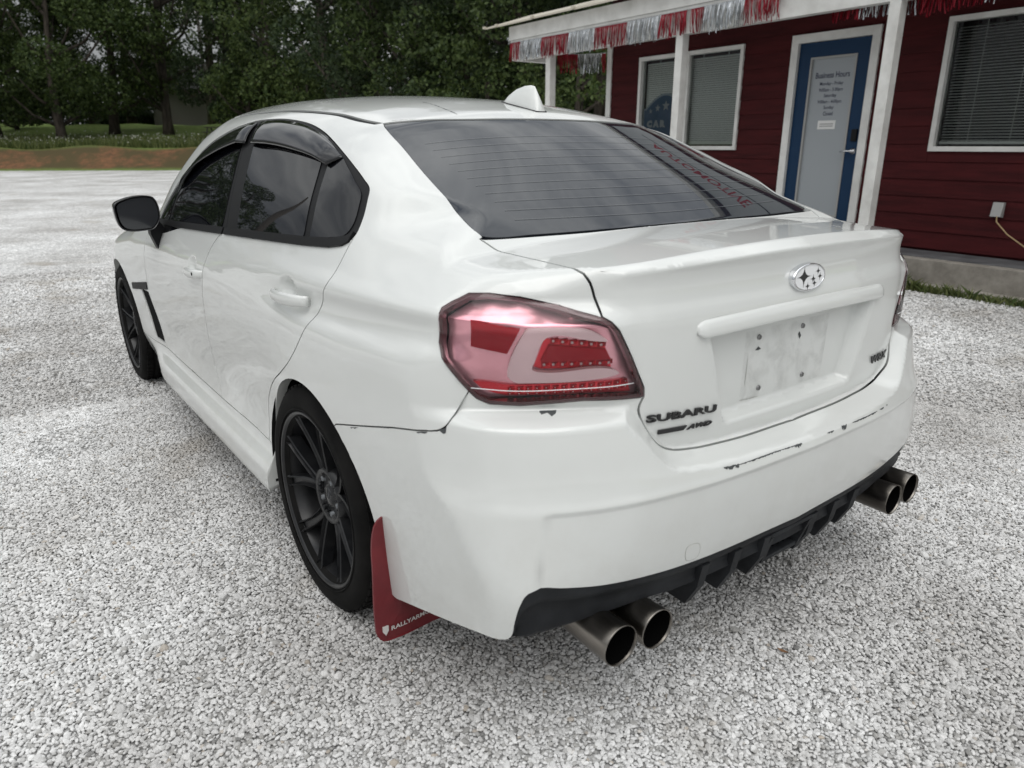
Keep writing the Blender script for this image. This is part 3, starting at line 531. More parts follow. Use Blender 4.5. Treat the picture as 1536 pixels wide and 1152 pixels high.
# door
def door():
    a,b,c,d=DR; f=MB(); t=.085
    f.box((a,YW-.07,c),(a+t,YW+.034,d)); f.box((b-t,YW-.07,c),(b,YW+.034,d)); f.box((a+t,YW-.07,d-t),(b-t,YW+.034,d)); f.build('door_frame',M['white_trim'],bld)
    a+=t+.004; b-=t+.004; d-=t+.004; c+=.012
    ga,gb,gc,gd=a+.15,b-.15,c+.22,d-.15
    m=MB()
    for p,q in (((a,YW-.05,c),(ga,YW-.005,d)),((gb,YW-.05,c),(b,YW-.005,d)),((ga,YW-.05,c),(gb,YW-.005,gc)),((ga,YW-.05,gd),(gb,YW-.005,d))): m.box(p,q)
    o=m.build('door',M['blue_door'],bld)
    m=MB(); s=.022
    for p,q in (((ga,YW-.03,gc),(ga+s,YW+.004,gd)),((gb-s,YW-.03,gc),(gb,YW+.004,gd)),((ga+s,YW-.03,gc),(gb-s,YW+.004,gc+s)),((ga+s,YW-.03,gd-s),(gb-s,YW+.004,gd))): m.box(p,q)
    m.build('glazing_bead',mat('glazing_bead',(.33,.33,.32),.5),o)
    m=MB(); m.box((ga+s,YW-.024,gc+s),(gb-s,YW-.020,gd-s)); m.build('door_glass',M['frost'],o)
    cx=(ga+gb)/2
    def line(txt,z,w,h,bold=.0):
        V,F_=text_arrays(txt,1,1,0,bold); mn,mx=V.min(0),V.max(0); m=MB(); m.add([(cx+w/2-(x-mn[0])/(mx[0]-mn[0])*w,YW-.0185,z+(y-mn[1])/(mx[1]-mn[1])*h) for x,y,_ in V],F_); m.build('lettering',M['ink'],o,False)
    line('Business Hours',1.945,.400,.060,.015); line('Monday - Friday',1.862,.275,.045,.01); line('9:00am - 5:00pm',1.800,.280,.045,.01); line('Saturday',1.742,.150,.045,.01); line('9:00am - 4:00pm',1.680,.280,.045,.01); line('Sunday',1.622,.120,.045,.01); line('Closed',1.566,.115,.040,.01)
    m=MB(); m.box((cx-.105,YW-.0195,1.425),(cx+.105,YW-.0165,1.515)); pn=m.build('notice',M['paper'],o)
    for z in (1.452,1.474): m=MB(); m.box((cx-.08,YW-.0162,z),(cx+.08,YW-.0158,z+.010)); m.build('notice_line',mat('grey_print',(.3,.3,.3),.8) if z<1.46 else bpy.data.materials['grey_print'],pn)
    m=MB(); x=a+.065; m.lathe([(0,0),(0,.034),(.008,.034),(.012,.02),(.05,.012),(.05,0)],(x,YW-.005,1.20),18); m.tube([(x,YW+.042,1.20),(x+.05,YW+.046,1.202),(x+.12,YW+.042,1.192)],[.010,.009,.007],8); m.build('door_lever',M['chrome'],o)
    m=MB(); m.box((x-.032,YW-.006,1.30),(x+.032,YW+.018,1.42),ch=.006); m.build('keypad_lock',M['black_trim'],o)
    MB().box((DR[0],YW-.06,.263),(DR[1],YW+.05,.282)).build('threshold',M['screw'],bld)
door()
# sign board on the upper wall
def roof_sign():
    s=empty('shop_sign',(0,0,0),R(-2)); tag(s,'long pale sign board with red lettering above the porch','sign'); a,b=WX(1.0),WX(4.6)
    MB().box((a,YW+.0,3.55),(b,YW+.05,4.75)).build('board',mat('sign_board',(.42,.44,.45),.4),s)
    V,F_=text_arrays('AUTOMOTIVE',1,1,.25,.02); mn,mx=V.min(0),V.max(0); m=MB(); m.add([(b-.75-(x-mn[0])/(mx[0]-mn[0])*2.1,YW+.053,4.12+(y-mn[1])/(mx[1]-mn[1])*.27) for x,y,_ in V],F_); m.build('lettering',mat('sign_red',(.35,.015,.03),.4),s,False)
    m=MB(); m.box((a+.4,YW+.051,4.02),(b-.4,YW+.054,4.05)); m.build('underline',M['letter_black'],s)
roof_sign()
# outlet with cord
ot=empty('outlet_box',(0,0,0),R(-2)); tag(ot,'grey weatherproof outlet box on the red siding','outlet'); x=WX(1.015)
m=MB(); m.add([(x-.045,YW+.014,.63),(x+.045,YW+.014,.63),(x+.045,YW+.014,.765),(x-.045,YW+.014,.765),(x-.045,YW+.075,.640),(x+.045,YW+.075,.640),(x+.045,YW+.05,.765),(x-.045,YW+.05,.765)],[(4,5,6,7),(0,4,7,3),(1,2,6,5),(3,7,6,2),(0,1,2,3)]); m.build('cover',mat('outlet_grey',(.36,.36,.35),.5),ot)
m=MB(); m.box((x-.03,YW+.014,.635),(x+.03,YW+.055,.70)); m.build('socket',M['black_trim'],ot)
m=MB(); m.tube([(x-.01,YW+.06,.65),(x-.04,YW+.12,.60),(x-.16,YW+.15,.50),(x-.38,YW+.13,.36),(x-.62,YW+.12,.275),(x-1.0,YW+.16,.272),(x-2.2,YW+.2,.272)],.006,8); cdn=m.build('extension_cord',mat('cord_tan',(.38,.27,.14),.6)); cdn.rotation_euler=(0,0,R(-2)); tag(cdn,'tan extension cord hanging from the outlet box','cord')
# tinsel fringe garlands
def fringe(name,label,pts,cols,seed):
    g=empty(name,(0,0,0),R(-2)); tag(g,label,'garland','tinsel garlands on the porch'); rng=random.Random(seed); P=[Vector(p) for p in pts]; L=[0]
    for a,b in zip(P[:-1],P[1:]): L.append(L[-1]+(b-a).length)
    def at(t):
        for i in range(len(P)-1):
            if t<=L[i+1] or i==len(P)-2:
                k=(t-L[i])/(L[i+1]-L[i]); return P[i].lerp(P[i+1],k),(P[i+1]-P[i]).normalized()
    pos=0
    st=MB(); n=60
    st.tube([at(L[-1]*i/n)[0]+Vector((0,0,.004)) for i in range(n+1)],.004,5); st.build('string',M['tinsel_silver'],g)
    for c,ln in cols:
        if c:
            m=MB(); k=int(ln/.0085)
            for i in range(k):
                t=pos+ln*(i+rng.random()*.8)/k
                if t>L[-1]: break
                p,d=at(t); nrm=Vector((d.y,-d.x,0)); h=.255*rng.choice((rng.uniform(.92,1.04),rng.uniform(.72,1.12))); w=rng.uniform(.0035,.0065); sw=rng.gauss(0,.022); so=rng.uniform(-.02,.035); tw=rng.uniform(-2.6,2.6); V=[];F_=[]
                for j in range(5):
                    q=j/4; c_=p+d*(sw*q*q)+nrm*(so*math.sin(q*2.2))-Vector((0,0,h*q)); a=tw*q; e=d*math.cos(a)+nrm*math.sin(a); V+=[c_-e*w,c_+e*w]
                F_=[(2*j,2*j+1,2*j+3,2*j+2) for j in range(4)]; m.add(V,F_)
            o=m.build('red_section' if c=='r' else 'silver_section',M['tinsel_red'] if c=='r' else M['tinsel_silver'],g,False); o['kind']='stuff'
        pos+=ln
fy=-5.335; aE=AE-.02
cols=[('r',.26),('s',.54),('r',.60),('s',.55),('r',.60),('s',.58),('r',.40),(None,.06),('r',.18),('s',.56),('r',.44)]
tot=sum(l for _,l in cols); fringe('fringe_garland','red and silver tinsel fringe hung along the porch beam',[(aE,fy,2.715),(aE-tot/2,fy,2.70),(aE-tot,fy,2.715)],cols,1)
c2=[('r',.30),('s',.52),('r',.55),('s',.5)]; t2=sum(l for _,l in c2); x0=loc(2.62,-5.4); fringe('fringe_garland','short tinsel fringe above the blue door',[(x0,-5.52,2.66),(x0-t2/2,-5.52,2.60),(x0-t2,-5.52,2.66)],c2,2)
c3=[('r',.22),('s',.36),('r',.30)]; fringe('fringe_garland','tinsel fringe across the open end of the porch',[(loc(6.93,-5.5),-5.52,2.51),(loc(6.75,-5.8),-5.82,2.49),(A1+.03,YW+.04,2.50)],[('r',.30),('s',.34),('r',.30)],3)
# weeds along the foot of the slab
def weeds():
    t=R(-2.0); rng=np.random.default_rng(21); spots=[(1.50,.15,.8),(1.36,.10,.8),(1.15,.07,1.0),(.95,.09,1.2),(.72,.06,.9),(.5,.07,1.0),(.30,.06,.9),(2.0,.08,1),(2.6,.07,1),(-.1,.1,1),(-.6,.08,1)]
    for i,(x,h,sp) in enumerate(spots):
        n=150; a=loc(x,-5.3)+rng.normal(0,.09*sp,n); y=-5.33+np.abs(rng.normal(0,.05,n)); hh=h*rng.uniform(.4,1.25,n); w=rng.uniform(.002,.006,n)*(1.8 if h>.15 else 1); an=rng.uniform(0,6.28,n); lx=rng.normal(0,.5,n)*hh; ly=rng.normal(0.2,.5,n)*hh
        V=np.stack([np.stack([a-w*np.cos(an),y-w*np.sin(an),0*a-.005],1),np.stack([a+w*np.cos(an),y+w*np.sin(an),0*a-.005],1),np.stack([a+lx*.5+w*1.6*np.cos(an),y+ly*.5+w*1.6*np.sin(an),hh*.65],1),np.stack([a+lx,y+ly,hh],1)],1).reshape(-1,3); F_=[]
        for k in range(n): F_+=[(4*k,4*k+1,4*k+2),(4*k,4*k+2,4*k+3)]
        o=obj('weed_clump',mesh('weed_clump',V,F_,M['weed'])); o.rotation_euler=(0,0,t); tag(o,['tall bright green weed clump against the slab beside the car','leafy weed clump beside the tallest clump','low weed clump in the middle of the slab edge','bushy weed clump right of the slab middle','small grass tuft below the outlet box','grass tuft right of the outlet box','last grass tuft at the right edge of the photo','grass tuft hidden behind the boot lid','grass tuft behind the car near the porch step','grass tuft beyond the right edge of the photo','farthest grass tuft beyond the right edge'][i],'weeds','weeds along the porch slab')
weeds()
# ---------- 1-D monotone cubic ----------
def pchip(xs,ys):
    xs=np.asarray(xs,float); ys=np.asarray(ys,float)
    h=np.diff(xs); d=np.diff(ys)/h; n=len(xs); m=np.zeros(n)
    if n==2: m[:]=d[0]
    else:
        for i in range(1,n-1):
            if d[i-1]*d[i]>0:
                w1=2*h[i]+h[i-1]; w2=h[i]+2*h[i-1]
                m[i]=(w1+w2)/(w1/d[i-1]+w2/d[i])
        m[0]=d[0]; m[-1]=d[-1]
    def f(x):
        x=np.asarray(x,float); i=np.clip(np.searchsorted(xs,x)-1,0,n-2)
        t=(x-xs[i])/h[i]; lo=t<0; hi=t>1
        tc=np.clip(t,0,1); t2=tc*tc; t3=t2*tc
        v=(2*t3-3*t2+1)*ys[i]+(t3-2*t2+tc)*h[i]*m[i]+(-2*t3+3*t2)*ys[i+1]+(t3-t2)*h[i]*m[i+1]
        v=np.where(lo,ys[0]+m[0]*(x-xs[0]),v); v=np.where(hi,ys[-1]+m[-1]*(x-xs[-1]),v)
        return v
    return f
def blur(a,s,ax):
    r=int(3*s+1); k=np.exp(-.5*(np.arange(-r,r+1)/s)**2); k/=k.sum()
    p=[(0,0)]*a.ndim; p[ax]=(r,r); b=np.pad(a,p,mode='reflect',reflect_type='odd')
    return np.apply_along_axis(lambda v:np.convolve(v,k,'valid'),ax,b)
def bil(T,x0,z0,h,x,z):
    u=np.clip((x-x0)/h,0,T.shape[0]-1.001); v=np.clip((z-z0)/h,0,T.shape[1]-1.001)
    i=u.astype(int); j=v.astype(int); u=u-i; v=v-j
    return (T[i,j]*(1-u)+T[i+1,j]*u)*(1-v)+(T[i,j+1]*(1-u)+T[i+1,j+1]*u)*v
# ---------- body side: half width as function of (x, z) ----------
SIDE={
-1.1:[(.15,.70),(.4,.72),(.6,.725),(.75,.72),(.9,.68),(1.0,.58),(1.08,.4)],
-.8:[(.15,.785),(.35,.812),(.5,.825),(.65,.832),(.78,.826),(.85,.812),(.895,.795),(.93,.778),(.965,.756),(1.0,.715),(1.03,.66),(1.06,.58),(1.1,.45)],
-.6:[(.15,.83),(.35,.852),(.5,.862),(.65,.868),(.78,.866),(.85,.857),(.870,.851),(.893,.832),(.925,.824),(.95,.827),(.98,.795),(1.01,.755),(1.04,.715),(1.06,.66),(1.1,.52)],
-.4:[(.15,.85),(.35,.868),(.5,.878),(.65,.884),(.78,.880),(.835,.875),(.853,.868),(.878,.848),(.912,.840),(.94,.845),(.98,.81),(1.02,.765),(1.06,.725),(1.085,.665),(1.12,.57),(1.2,.44)],
-.2:[(.15,.85),(.35,.874),(.5,.886),(.65,.893),(.78,.886),(.825,.880),(.843,.872),(.868,.852),(.902,.846),(.93,.852),(.98,.822),(1.04,.785),(1.1,.735),(1.15,.692),(1.19,.637),(1.22,.58),(1.3,.45)],
0:[(.15,.84),(.35,.872),(.5,.885),(.65,.894),(.77,.886),(.815,.881),(.833,.875),(.858,.857),(.892,.851),(.922,.856),(.98,.826),(1.05,.79),(1.12,.748),(1.18,.71),(1.24,.658),(1.28,.60),(1.35,.48)],
.2:[(.13,.84),(.19,.884),(.21,.894),(.225,.897),(.272,.897),(.285,.893),(.345,.8625),(.36,.860),(.5,.872),(.65,.884),(.77,.882),(.81,.879),(.833,.874),(.858,.863),(.89,.858),(.915,.857),(.98,.827),(1.1,.77),(1.2,.706),(1.27,.66),(1.32,.61),(1.38,.51)],
.4:[(.13,.84),(.19,.884),(.21,.894),(.225,.897),(.272,.897),(.285,.893),(.345,.8625),(.36,.860),(.44,.856),(.6,.868),(.77,.877),(.825,.872),(.87,.866),(.905,.860),(.98,.826),(1.1,.77),(1.2,.712),(1.3,.65),(1.36,.60),(1.42,.5)],
.8:[(.13,.84),(.19,.884),(.21,.894),(.225,.897),(.272,.897),(.285,.893),(.345,.8625),(.36,.860),(.44,.853),(.6,.865),(.77,.875),(.84,.872),(.88,.862),(.92,.848),(.98,.822),(1.1,.766),(1.2,.712),(1.3,.656),(1.37,.605),(1.44,.5)],
1.3:[(.13,.84),(.19,.884),(.21,.894),(.225,.897),(.272,.897),(.285,.893),(.345,.8625),(.36,.860),(.44,.853),(.6,.865),(.77,.874),(.83,.87),(.87,.858),(.91,.840),(.96,.818),(1.1,.75),(1.2,.698),(1.3,.64),(1.37,.588),(1.44,.48)],
1.8:[(.13,.84),(.19,.884),(.21,.894),(.225,.897),(.272,.897),(.285,.893),(.345,.8625),(.36,.860),(.44,.858),(.6,.868),(.77,.872),(.82,.866),(.86,.853),(.90,.833),(.95,.808),(1.1,.73),(1.2,.67),(1.3,.60),(1.4,.5)],
2.2:[(.15,.8),(.36,.874),(.5,.88),(.62,.886),(.76,.88),(.82,.868),(.87,.845),(.91,.80),(.95,.74),(1.05,.65),(1.2,.52)],
2.65:[(.15,.82),(.36,.872),(.5,.885),(.65,.892),(.74,.884),(.8,.862),(.85,.82),(.89,.74),(.95,.6)],
3.0:[(.15,.78),(.36,.83),(.5,.85),(.65,.85),(.74,.82),(.79,.77),(.83,.68),(.9,.5)],
3.3:[(.15,.66),(.36,.71),(.5,.73),(.65,.72),(.72,.67),(.77,.56),(.85,.4)],
3.6:[(.15,.4),(.36,.46),(.5,.5),(.65,.48),(.72,.4),(.8,.2)],
}
HX=.01
_xs=np.arange(-1.2,3.7,HX); _zs=np.arange(.1,1.56,HX/2)
def _side():
    cols=sorted(SIDE); A=np.stack([pchip(*zip(*SIDE[c]))(_zs) for c in cols])
    T=np.stack([pchip(cols,A[:,j])(_xs) for j in range(len(_zs))],1)
    T=blur(T,4.0,0); T=blur(T,.8,1)
    # scooped bowls behind the door handles
    X,Z=np.meshgrid(_xs,_zs,indexing='ij')
    for cx,cz,d in ((.115,.897,.020),(1.075,.838,.018)):
        r=((X-cx)/.062)**2+((Z-cz)/.036)**2
        T-=d*np.clip(1-r,0,1)**1.3
    return np.clip(T,.0,1.)
TS=_side()
def f_side(x,z):
    u=np.clip((x+1.2)/HX,0,TS.shape[0]-1.001); v=np.clip((z-.1)/(HX/2),0,TS.shape[1]-1.001)
    i=u.astype(int); j=v.astype(int); u=u-i; v=v-j
    return (TS[i,j]*(1-u)+TS[i+1,j]*u)*(1-v)+(TS[i,j+1]*(1-u)+TS[i+1,j+1]*u)*v
def ss(a,b,x):
    t=np.clip((x-a)/(b-a),0,1); return t*t*(3-2*t)
PT=pchip([0,.2,.36,.46,.52,.57,.65,.72,.76,.80,.86,.92],[0,.004,.014,.026,.043,.067,.112,.158,.186,.216,.268,.33])
# ---------- top: centre line height and crown ----------
ZC=pchip([-1.2,-.86,-.7,-.56,-.521,-.514,-.505,-.45,-.4,-.3,-.2,-.1,0,.045,.1,.2,.335,.58,.8,.96,1.2,1.45,1.62,1.9,2.15,2.3,2.6,3.0,3.3,3.5,3.7],
         [1.064,1.066,1.068,1.070,1.0712,1.0735,1.078,1.1055,1.1305,1.180,1.2285,1.2755,1.3205,1.340,1.361,1.381,1.403,1.426,1.440,1.446,1.450,1.446,1.412,1.24,1.075,1.0,.965,.90,.83,.74,.6])
CR=pchip([-1.2,-.86,-.6,-.47,-.1,.16,.8,1.4,2.2,3.6],[.030,.027,.022,.018,.045,.055,.060,.060,.05,.06])
_zt=blur(ZC(np.arange(-1.3,3.9,.005)),1.4,0)
def zc(x): return np.interp(x,np.arange(-1.3,3.9,.005),_zt)
def f_top(x,y):
    ay=np.abs(y); lip=np.maximum(0,-x+PT(ay)-.848)
    return zc(x)-CR(x)*(ay/.55)**2.2-.62*np.minimum(lip,.05)*ss(.66,.55,ay)
# ---------- rear: distance behind the axle X=-x as function of (y, z) ----------
TR=pchip([.55,.63,.66,.75,.86,.925,.945,.97,1.0,1.025,1.042,1.049,1.056,1.08],
         [.872,.874,.876,.881,.882,.881,.877,.869,.865,.868,.876,.879,.879,.879])
BU=pchip([.15,.22,.30,.37,.42,.48,.55,.578,.606,.64,.70,.76,.82],
         [.872,.890,.912,.932,.944,.952,.957,.9575,.949,.940,.928,.915,.90])
PB0=pchip([0,.3,.5,.6,.7,.76,.85,.95],[0,.012,.032,.046,.070,.092,.16,.27])
PB1=pchip([0,.3,.5,.6,.7,.76,.80,.86,.95],[0,.012,.038,.065,.108,.150,.190,.285,.42])
def g_rear(y,z):
    ay=np.abs(y)
    w=ss(.52,.60,ay)*ss(.90,.93,z)
    tr=TR(z)*(1-w)+(.880-.024*ss(.945,.985,z))*w-PT(ay)+.013*ss(.50,.58,ay)*ss(.76,.80,z)*ss(.965,.93,z)*ss(.80,.70,ay)
    k=ss(.32,.66,z); bu=BU(z)-PB0(ay)*(1-k)-PB1(ay)*k
    bu=bu-.007*ss(.734,.720,ay-(.59-z)*.17)*ss(.590,.578,z)*ss(.20,.28,z)
    # trunk recess: signed distance (positive inside recess)
    zb=.608+.10*ay**2
    db=(z-zb)                       # bottom boundary
    # side boundary from (.42,.62) to (.56,.775)
    nx,nz=-(.785-.615),(.59-.45); L=np.hypot(nx,nz); nx/=L;nz/=L
    dl=(ay-.452)*nx+(z-.615)*nz
    r=.05
    a=db/ .028; b=dl/ .045
    m=-np.log(np.exp(-np.clip(a,-8,8)*3)+np.exp(-np.clip(b,-8,8)*3))/3
    k=.35*ss(0.,1.0,m)+.65*np.clip(m,0,1)
    k=np.maximum(k,ss(.742,.773,z))
    # licence plate recess
    hw=.262+(z-.69)*.33
    pm=ss(0,.026,hw-ay)*ss(.674,.694,z)*ss(.925,.9,z)
    tr=tr-.036*pm
    return bu*(1-k)+tr*k
def g_front(y,z):
    ay=np.abs(y); return 3.53-.25*ay**2-.9*np.clip(z-.62,0,1)**1.5-.3*np.clip(.4-z,0,1)
def rmax(a,b,r):
    u=np.maximum(a+r,0); v=np.maximum(b+r,0)
    return np.minimum(np.maximum(a,b)+r,0)+np.hypot(u,v)-r
def FB(x,y,z):
    ay=np.abs(y); e=.01
    fs=f_side(x,z); gz=(f_side(x,z+e)-f_side(x,z-e))/(2*e)
    a=(ay-fs)/np.sqrt(1+gz*gz)
    ht=f_top(x,ay); gx=(f_top(x+e,ay)-f_top(x-e,ay))/(2*e)
    b=(z-ht)/np.sqrt(1+gx*gx)
    gr=g_rear(ay,z)
    c=(-x-gr)
    d=x-g_front(ay,z)
    r1=np.interp(x,[-.85,-.5,-.2,.3,1.4,2.0],[.02,.014,.014,.06,.08,.05])
    t=rmax(a,b,r1)
    rc=np.interp(z,[.3,.56,.62,.8,.95,1.05],[.022,.026,.045,.05,.05,.03])
    rt=np.interp(ay,[.53,.66],[.004,.055]); kz=ss(.975,1.015,z)
    t=rmax(t,c,rc*(1-kz)+rt*kz)
    return rmax(t,d,.08)
def grad(x,y,z,h=.004):
    n=np.stack([FB(x+h,y,z)-FB(x-h,y,z),FB(x,y+h,z)-FB(x,y-h,z),FB(x,y,z+h)-FB(x,y,z-h)],-1)
    return n/np.maximum(np.linalg.norm(n,axis=-1,keepdims=True),1e-9)
# ---------- charts ----------
XC,YC,RA=-.50,.50,.32          # rear corner centre, nominal arc radius
S1=XC-RA*np.pi/2; S2=S1-YC
FXC,FYC=2.95,.40
T1=FXC+RA*np.pi/2; T2=T1+FYC
def ray_s(s):
    s=np.asarray(s,float)
    ph=np.clip((XC-s)/RA,0,np.pi/2); pf=np.clip((s-FXC)/RA,0,np.pi/2)
    dx=-np.sin(ph)+np.sin(pf); dy=np.cos(ph)*np.cos(pf)
    ox=np.clip(s,XC,FXC); oy=np.where(s<XC,YC,np.where(s>FXC,FYC,.2))
    oy=np.where(s<S1,np.maximum(YC-(S1-s),0),oy); oy=np.where(s>T1,np.maximum(FYC-(s-T1),0),oy)
    # smooth change of origin is irrelevant along y for the side
    return ox,oy,dx,dy
def wrap(s,z,it=22):
    ox,oy,dx,dy=ray_s(s); z=np.asarray(z,float)
    lo=np.zeros_like(z+ox); hi=lo+.9
    for _ in range(it):
        m=(lo+hi)/2; v=FB(ox+dx*m,oy+dy*m,z); lo=np.where(v<0,m,lo); hi=np.where(v<0,hi,m)
    m=(lo+hi)/2
    return np.stack([ox+dx*m,oy+dy*m,z+0*m],-1)
def inv_wrap(P):
    x,y,z=P[...,0],np.abs(P[...,1]),P[...,2]
    s=np.where(x>XC,x,0.)
    ph=np.arctan2(XC-x,np.maximum(y-YC,1e-9)); s=np.where(x<=XC,XC-RA*ph,s)
    s=np.where((x<=XC)&(y<YC),S1-(YC-y),s)
    return s,z
def top(x,y,it=22):
    x=np.asarray(x,float); y=np.asarray(y,float)
    lo=np.zeros_like(x+y)+np.where(x<-.3,.96,.5); lo=np.where((x<-.78)&(np.abs(y)<.56),f_top(x,y)-.02,lo); hi=lo*0+1.7
    for _ in range(it):
        m=(lo+hi)/2; v=FB(x,y,m); lo=np.where(v<0,m,lo); hi=np.where(v<0,hi,m)
    m=(lo+hi)/2
    return np.stack([x+0*m,y+0*m,m],-1)
# ================================================================== CAR
car=empty('car',(0,0,0)); tag(car,'white four-door sports sedan with red tail lamps parked on gravel','car')
def dens(pts,step=.012,smooth=True,closed=False):
    P=np.asarray(pts,float)
    if closed: P=np.vstack([P,P[:1]])
    n=len(P); out=[]
    for i in range(n-1):
        a,b=P[i],P[i+1]
        p0=P[i-1] if i>0 else (P[-2] if closed else a*2-b); p3=P[i+2] if i+2<n else (P[1] if closed else b*2-a)
        k=max(1,int(math.ceil(np.hypot(*(b-a))/step)))
        for t in np.arange(k)/k:
            if smooth:
                # centripetal-like, damped tangents
                l=np.hypot(*(b-a)); l0=max(np.hypot(*(a-p0)),1e-6); l1=max(np.hypot(*(p3-b)),1e-6)
                m0=((a-p0)/l0+(b-a)/l)*.5*l; m1=((b-a)/l+(p3-b)/l1)*.5*l
                h=t*t*(3-2*t); out.append(a+(b-a)*h+ m0*(t*(1-t)**2)-m1*(t*t*(1-t)) - (b-a)*0)
            else: out.append(a+(b-a)*t)
    if not closed: out.append(P[-1])
    return np.array(out)
def inpoly(P,poly):
    x,y=P[:,0],P[:,1]; r=np.zeros(len(P),bool); q=np.asarray(poly); n=len(q)
    for i in range(n):
        x0,y0=q[i]; x1,y1=q[(i+1)%n]
        if y0==y1: continue
        c=((y0>y)!=(y1>y)); r^=c&(x<(x1-x0)*(y-y0)/(y1-y0)+x0)
    return r
def cdt(lines,pts,tol):
    V=[];E=[]; L=np.vstack([l for l,_ in lines])
    keep=np.ones(len(pts),bool)
    for a in range(0,len(pts),4000):
        d=((pts[a:a+4000,None,:]-L[None])**2).sum(-1).min(1); keep[a:a+4000]=d>tol*tol
    for l,closed in lines:
        b=len(V); V+=[Vector(p) for p in l]; n=len(l)
        E+=[(b+i,b+i+1) for i in range(n-1)]
        if closed: E.append((b+n-1,b))
    V+=[Vector(p) for p in pts[keep]]
    o=delaunay_2d_cdt(V,E,[],0,1e-5)
    return np.array([v[:] for v in o[0]]),np.array([f for f in o[2] if len(f)==3])
class Panel:
    """triangles of one sheet-metal panel (left half), positions + normals"""
    def __init__(s): s.V=np.zeros((0,3)); s.N=np.zeros((0,3)); s.F=np.zeros((0,3),int)
    def add(s,V,N,F):
        s.F=np.vstack([s.F,F+len(s.V)]); s.V=np.vstack([s.V,V]); s.N=np.vstack([s.N,N])
    def weld(s,tol=2e-4):
        k=np.round(s.V/tol).astype(np.int64); _,idx,inv=np.unique(k,axis=0,return_index=True,return_inverse=True); inv=inv.ravel()
        s.V=s.V[idx]; s.N=s.N[idx]; s.F=inv[s.F]; s.F=s.F[(s.F[:,0]!=s.F[:,1])&(s.F[:,1]!=s.F[:,2])&(s.F[:,0]!=s.F[:,2])]
    def mirror(s):
        q=Panel(); q.V=s.V*[1,-1,1]; q.N=s.N*[1,-1,1]; q.F=s.F[:,::-1].copy(); return q
    def orient(s):
        a,b,c=(s.V[s.F[:,i]] for i in range(3)); n=np.cross(b-a,c-a); m=(n*s.N[s.F].mean(1)).sum(1)<0; s.F[m]=s.F[m][:,::-1]
    def finish(s,gap=.0018,depth=.016):
        """pull the rim back for the shut line and turn it inwards"""
        s.orient(); F=s.F; e=np.vstack([F[:,[0,1]],F[:,[1,2]],F[:,[2,0]]]); key=np.sort(e,1); 
        u,inv,cnt=np.unique(key,axis=0,return_inverse=True,return_counts=True); b=e[cnt[inv.ravel()]==1]
        b=b[~((np.abs(s.V[b[:,0],1])<1e-4)&(np.abs(s.V[b[:,1],1])<1e-4))]
        d=s.V[b[:,1]]-s.V[b[:,0]]; o=np.cross(d,s.N[b].mean(1)); o/=np.maximum(np.linalg.norm(o,axis=1,keepdims=True),1e-9)
        acc=np.zeros_like(s.V); np.add.at(acc,b[:,0],o); np.add.at(acc,b[:,1],o); L=np.linalg.norm(acc,axis=1,keepdims=True); acc=acc/np.maximum(L,1e-9)
        acc[:,1]=np.where(np.abs(s.V[:,1])<1e-4,0,acc[:,1])
        s.V=s.V-acc*gap
        ids=np.unique(b); mp=-np.ones(len(s.V),int); mp[ids]=np.arange(len(ids)); n0=len(s.V); k=len(ids)
        s.V=np.vstack([s.V,s.V[ids],s.V[ids]-s.N[ids]*depth]); s.N=np.vstack([s.N,acc[ids],acc[ids]])
        A=n0+mp[b[:,0]]; B_=n0+mp[b[:,1]]
        s.F=np.vstack([s.F,np.stack([B_,A,A+k],1),np.stack([B_,A+k,B_+k],1)])
        return s
    def mesh(s,name,m): return mesh(name,s.V,s.F,m,N=s.N)
def offs(p,d): p.V=p.V+p.N*d; return p
# ---- shut lines, traced on the unrolled body side (s along the side and round to the rear centre line, z up)
SEAM=dens([(S2,1.060),(-1.33,1.058),(-1.158,1.050),(-1.05,1.043),(-.982,1.036),(-.94,1.034),(-.896,1.029),(-.87,1.026),(-.835,1.020),(-.80,1.015),(-.76,1.011),(-.70,1.010),(-.652,1.010),(-.6,1.014),(-.5,1.03),(-.4,1.06),(-.3,1.10),(-.2,1.15),(-.114,1.19),(0,1.23),(.2,1.29),(.4,1.335),(.7,1.360),(1.0,1.360),(1.3,1.325),(1.5,1.275),(1.7,1.175),(1.8,1.10),(1.95,1.0),(2.1,.94),(2.2,.915),(2.65,.862),(2.95,.80),(3.2,.75),(3.45,.72),(T2,.72)],.014)
_a=np.radians(np.linspace(176,2,40)); ARCHR=np.stack([-.022+.367*np.cos(_a),.305+.367*np.sin(_a)],1)
ARCHF=np.stack([2.64+.362*np.cos(_a),.315+.362*np.sin(_a)],1)
BOT=np.vstack([dens([(S2,.387),(-1.413,.388),(-1.209,.389),(-1.037,.394),(-.915,.409),(-.835,.425),(-.803,.432),(-.785,.425),(-.774,.40),(-.766,.36),(-.759,.318),(-.75,.308),(-.72,.302),(-.588,.270),(-.46,.235),(-.42,.225),(-.397,.232),(-.391,.262)],.012),
    ARCHR,dens([(.350,.24),(.352,.205),(.40,.200),(2.2,.198),(2.27,.205),(2.278,.26)],.02,False),ARCHF[:,:]+[0,0],dens([(3.01,.25),(3.05,.2),(T2,.2)],.03,False)])
LAMP=dens([(-0.6504,0.9917),(-0.6205,0.9751),(-0.6066,0.9636),(-0.6084,0.8982),(-0.6207,0.8708),(-0.6680,0.8079),(-0.6815,0.7936),(-0.7039,0.7825),(-0.7637,0.7789),(-0.8875,0.7872),(-0.9981,0.7830),(-1.0096,0.7832),(-1.0083,0.8016),(-0.9794,0.8670),(-0.9509,0.9232),(-0.9368,0.9403),(-0.9215,0.9505),(-0.8360,0.9730),(-0.7602,0.9880),(-0.6941,0.9937)],.010,False,True)
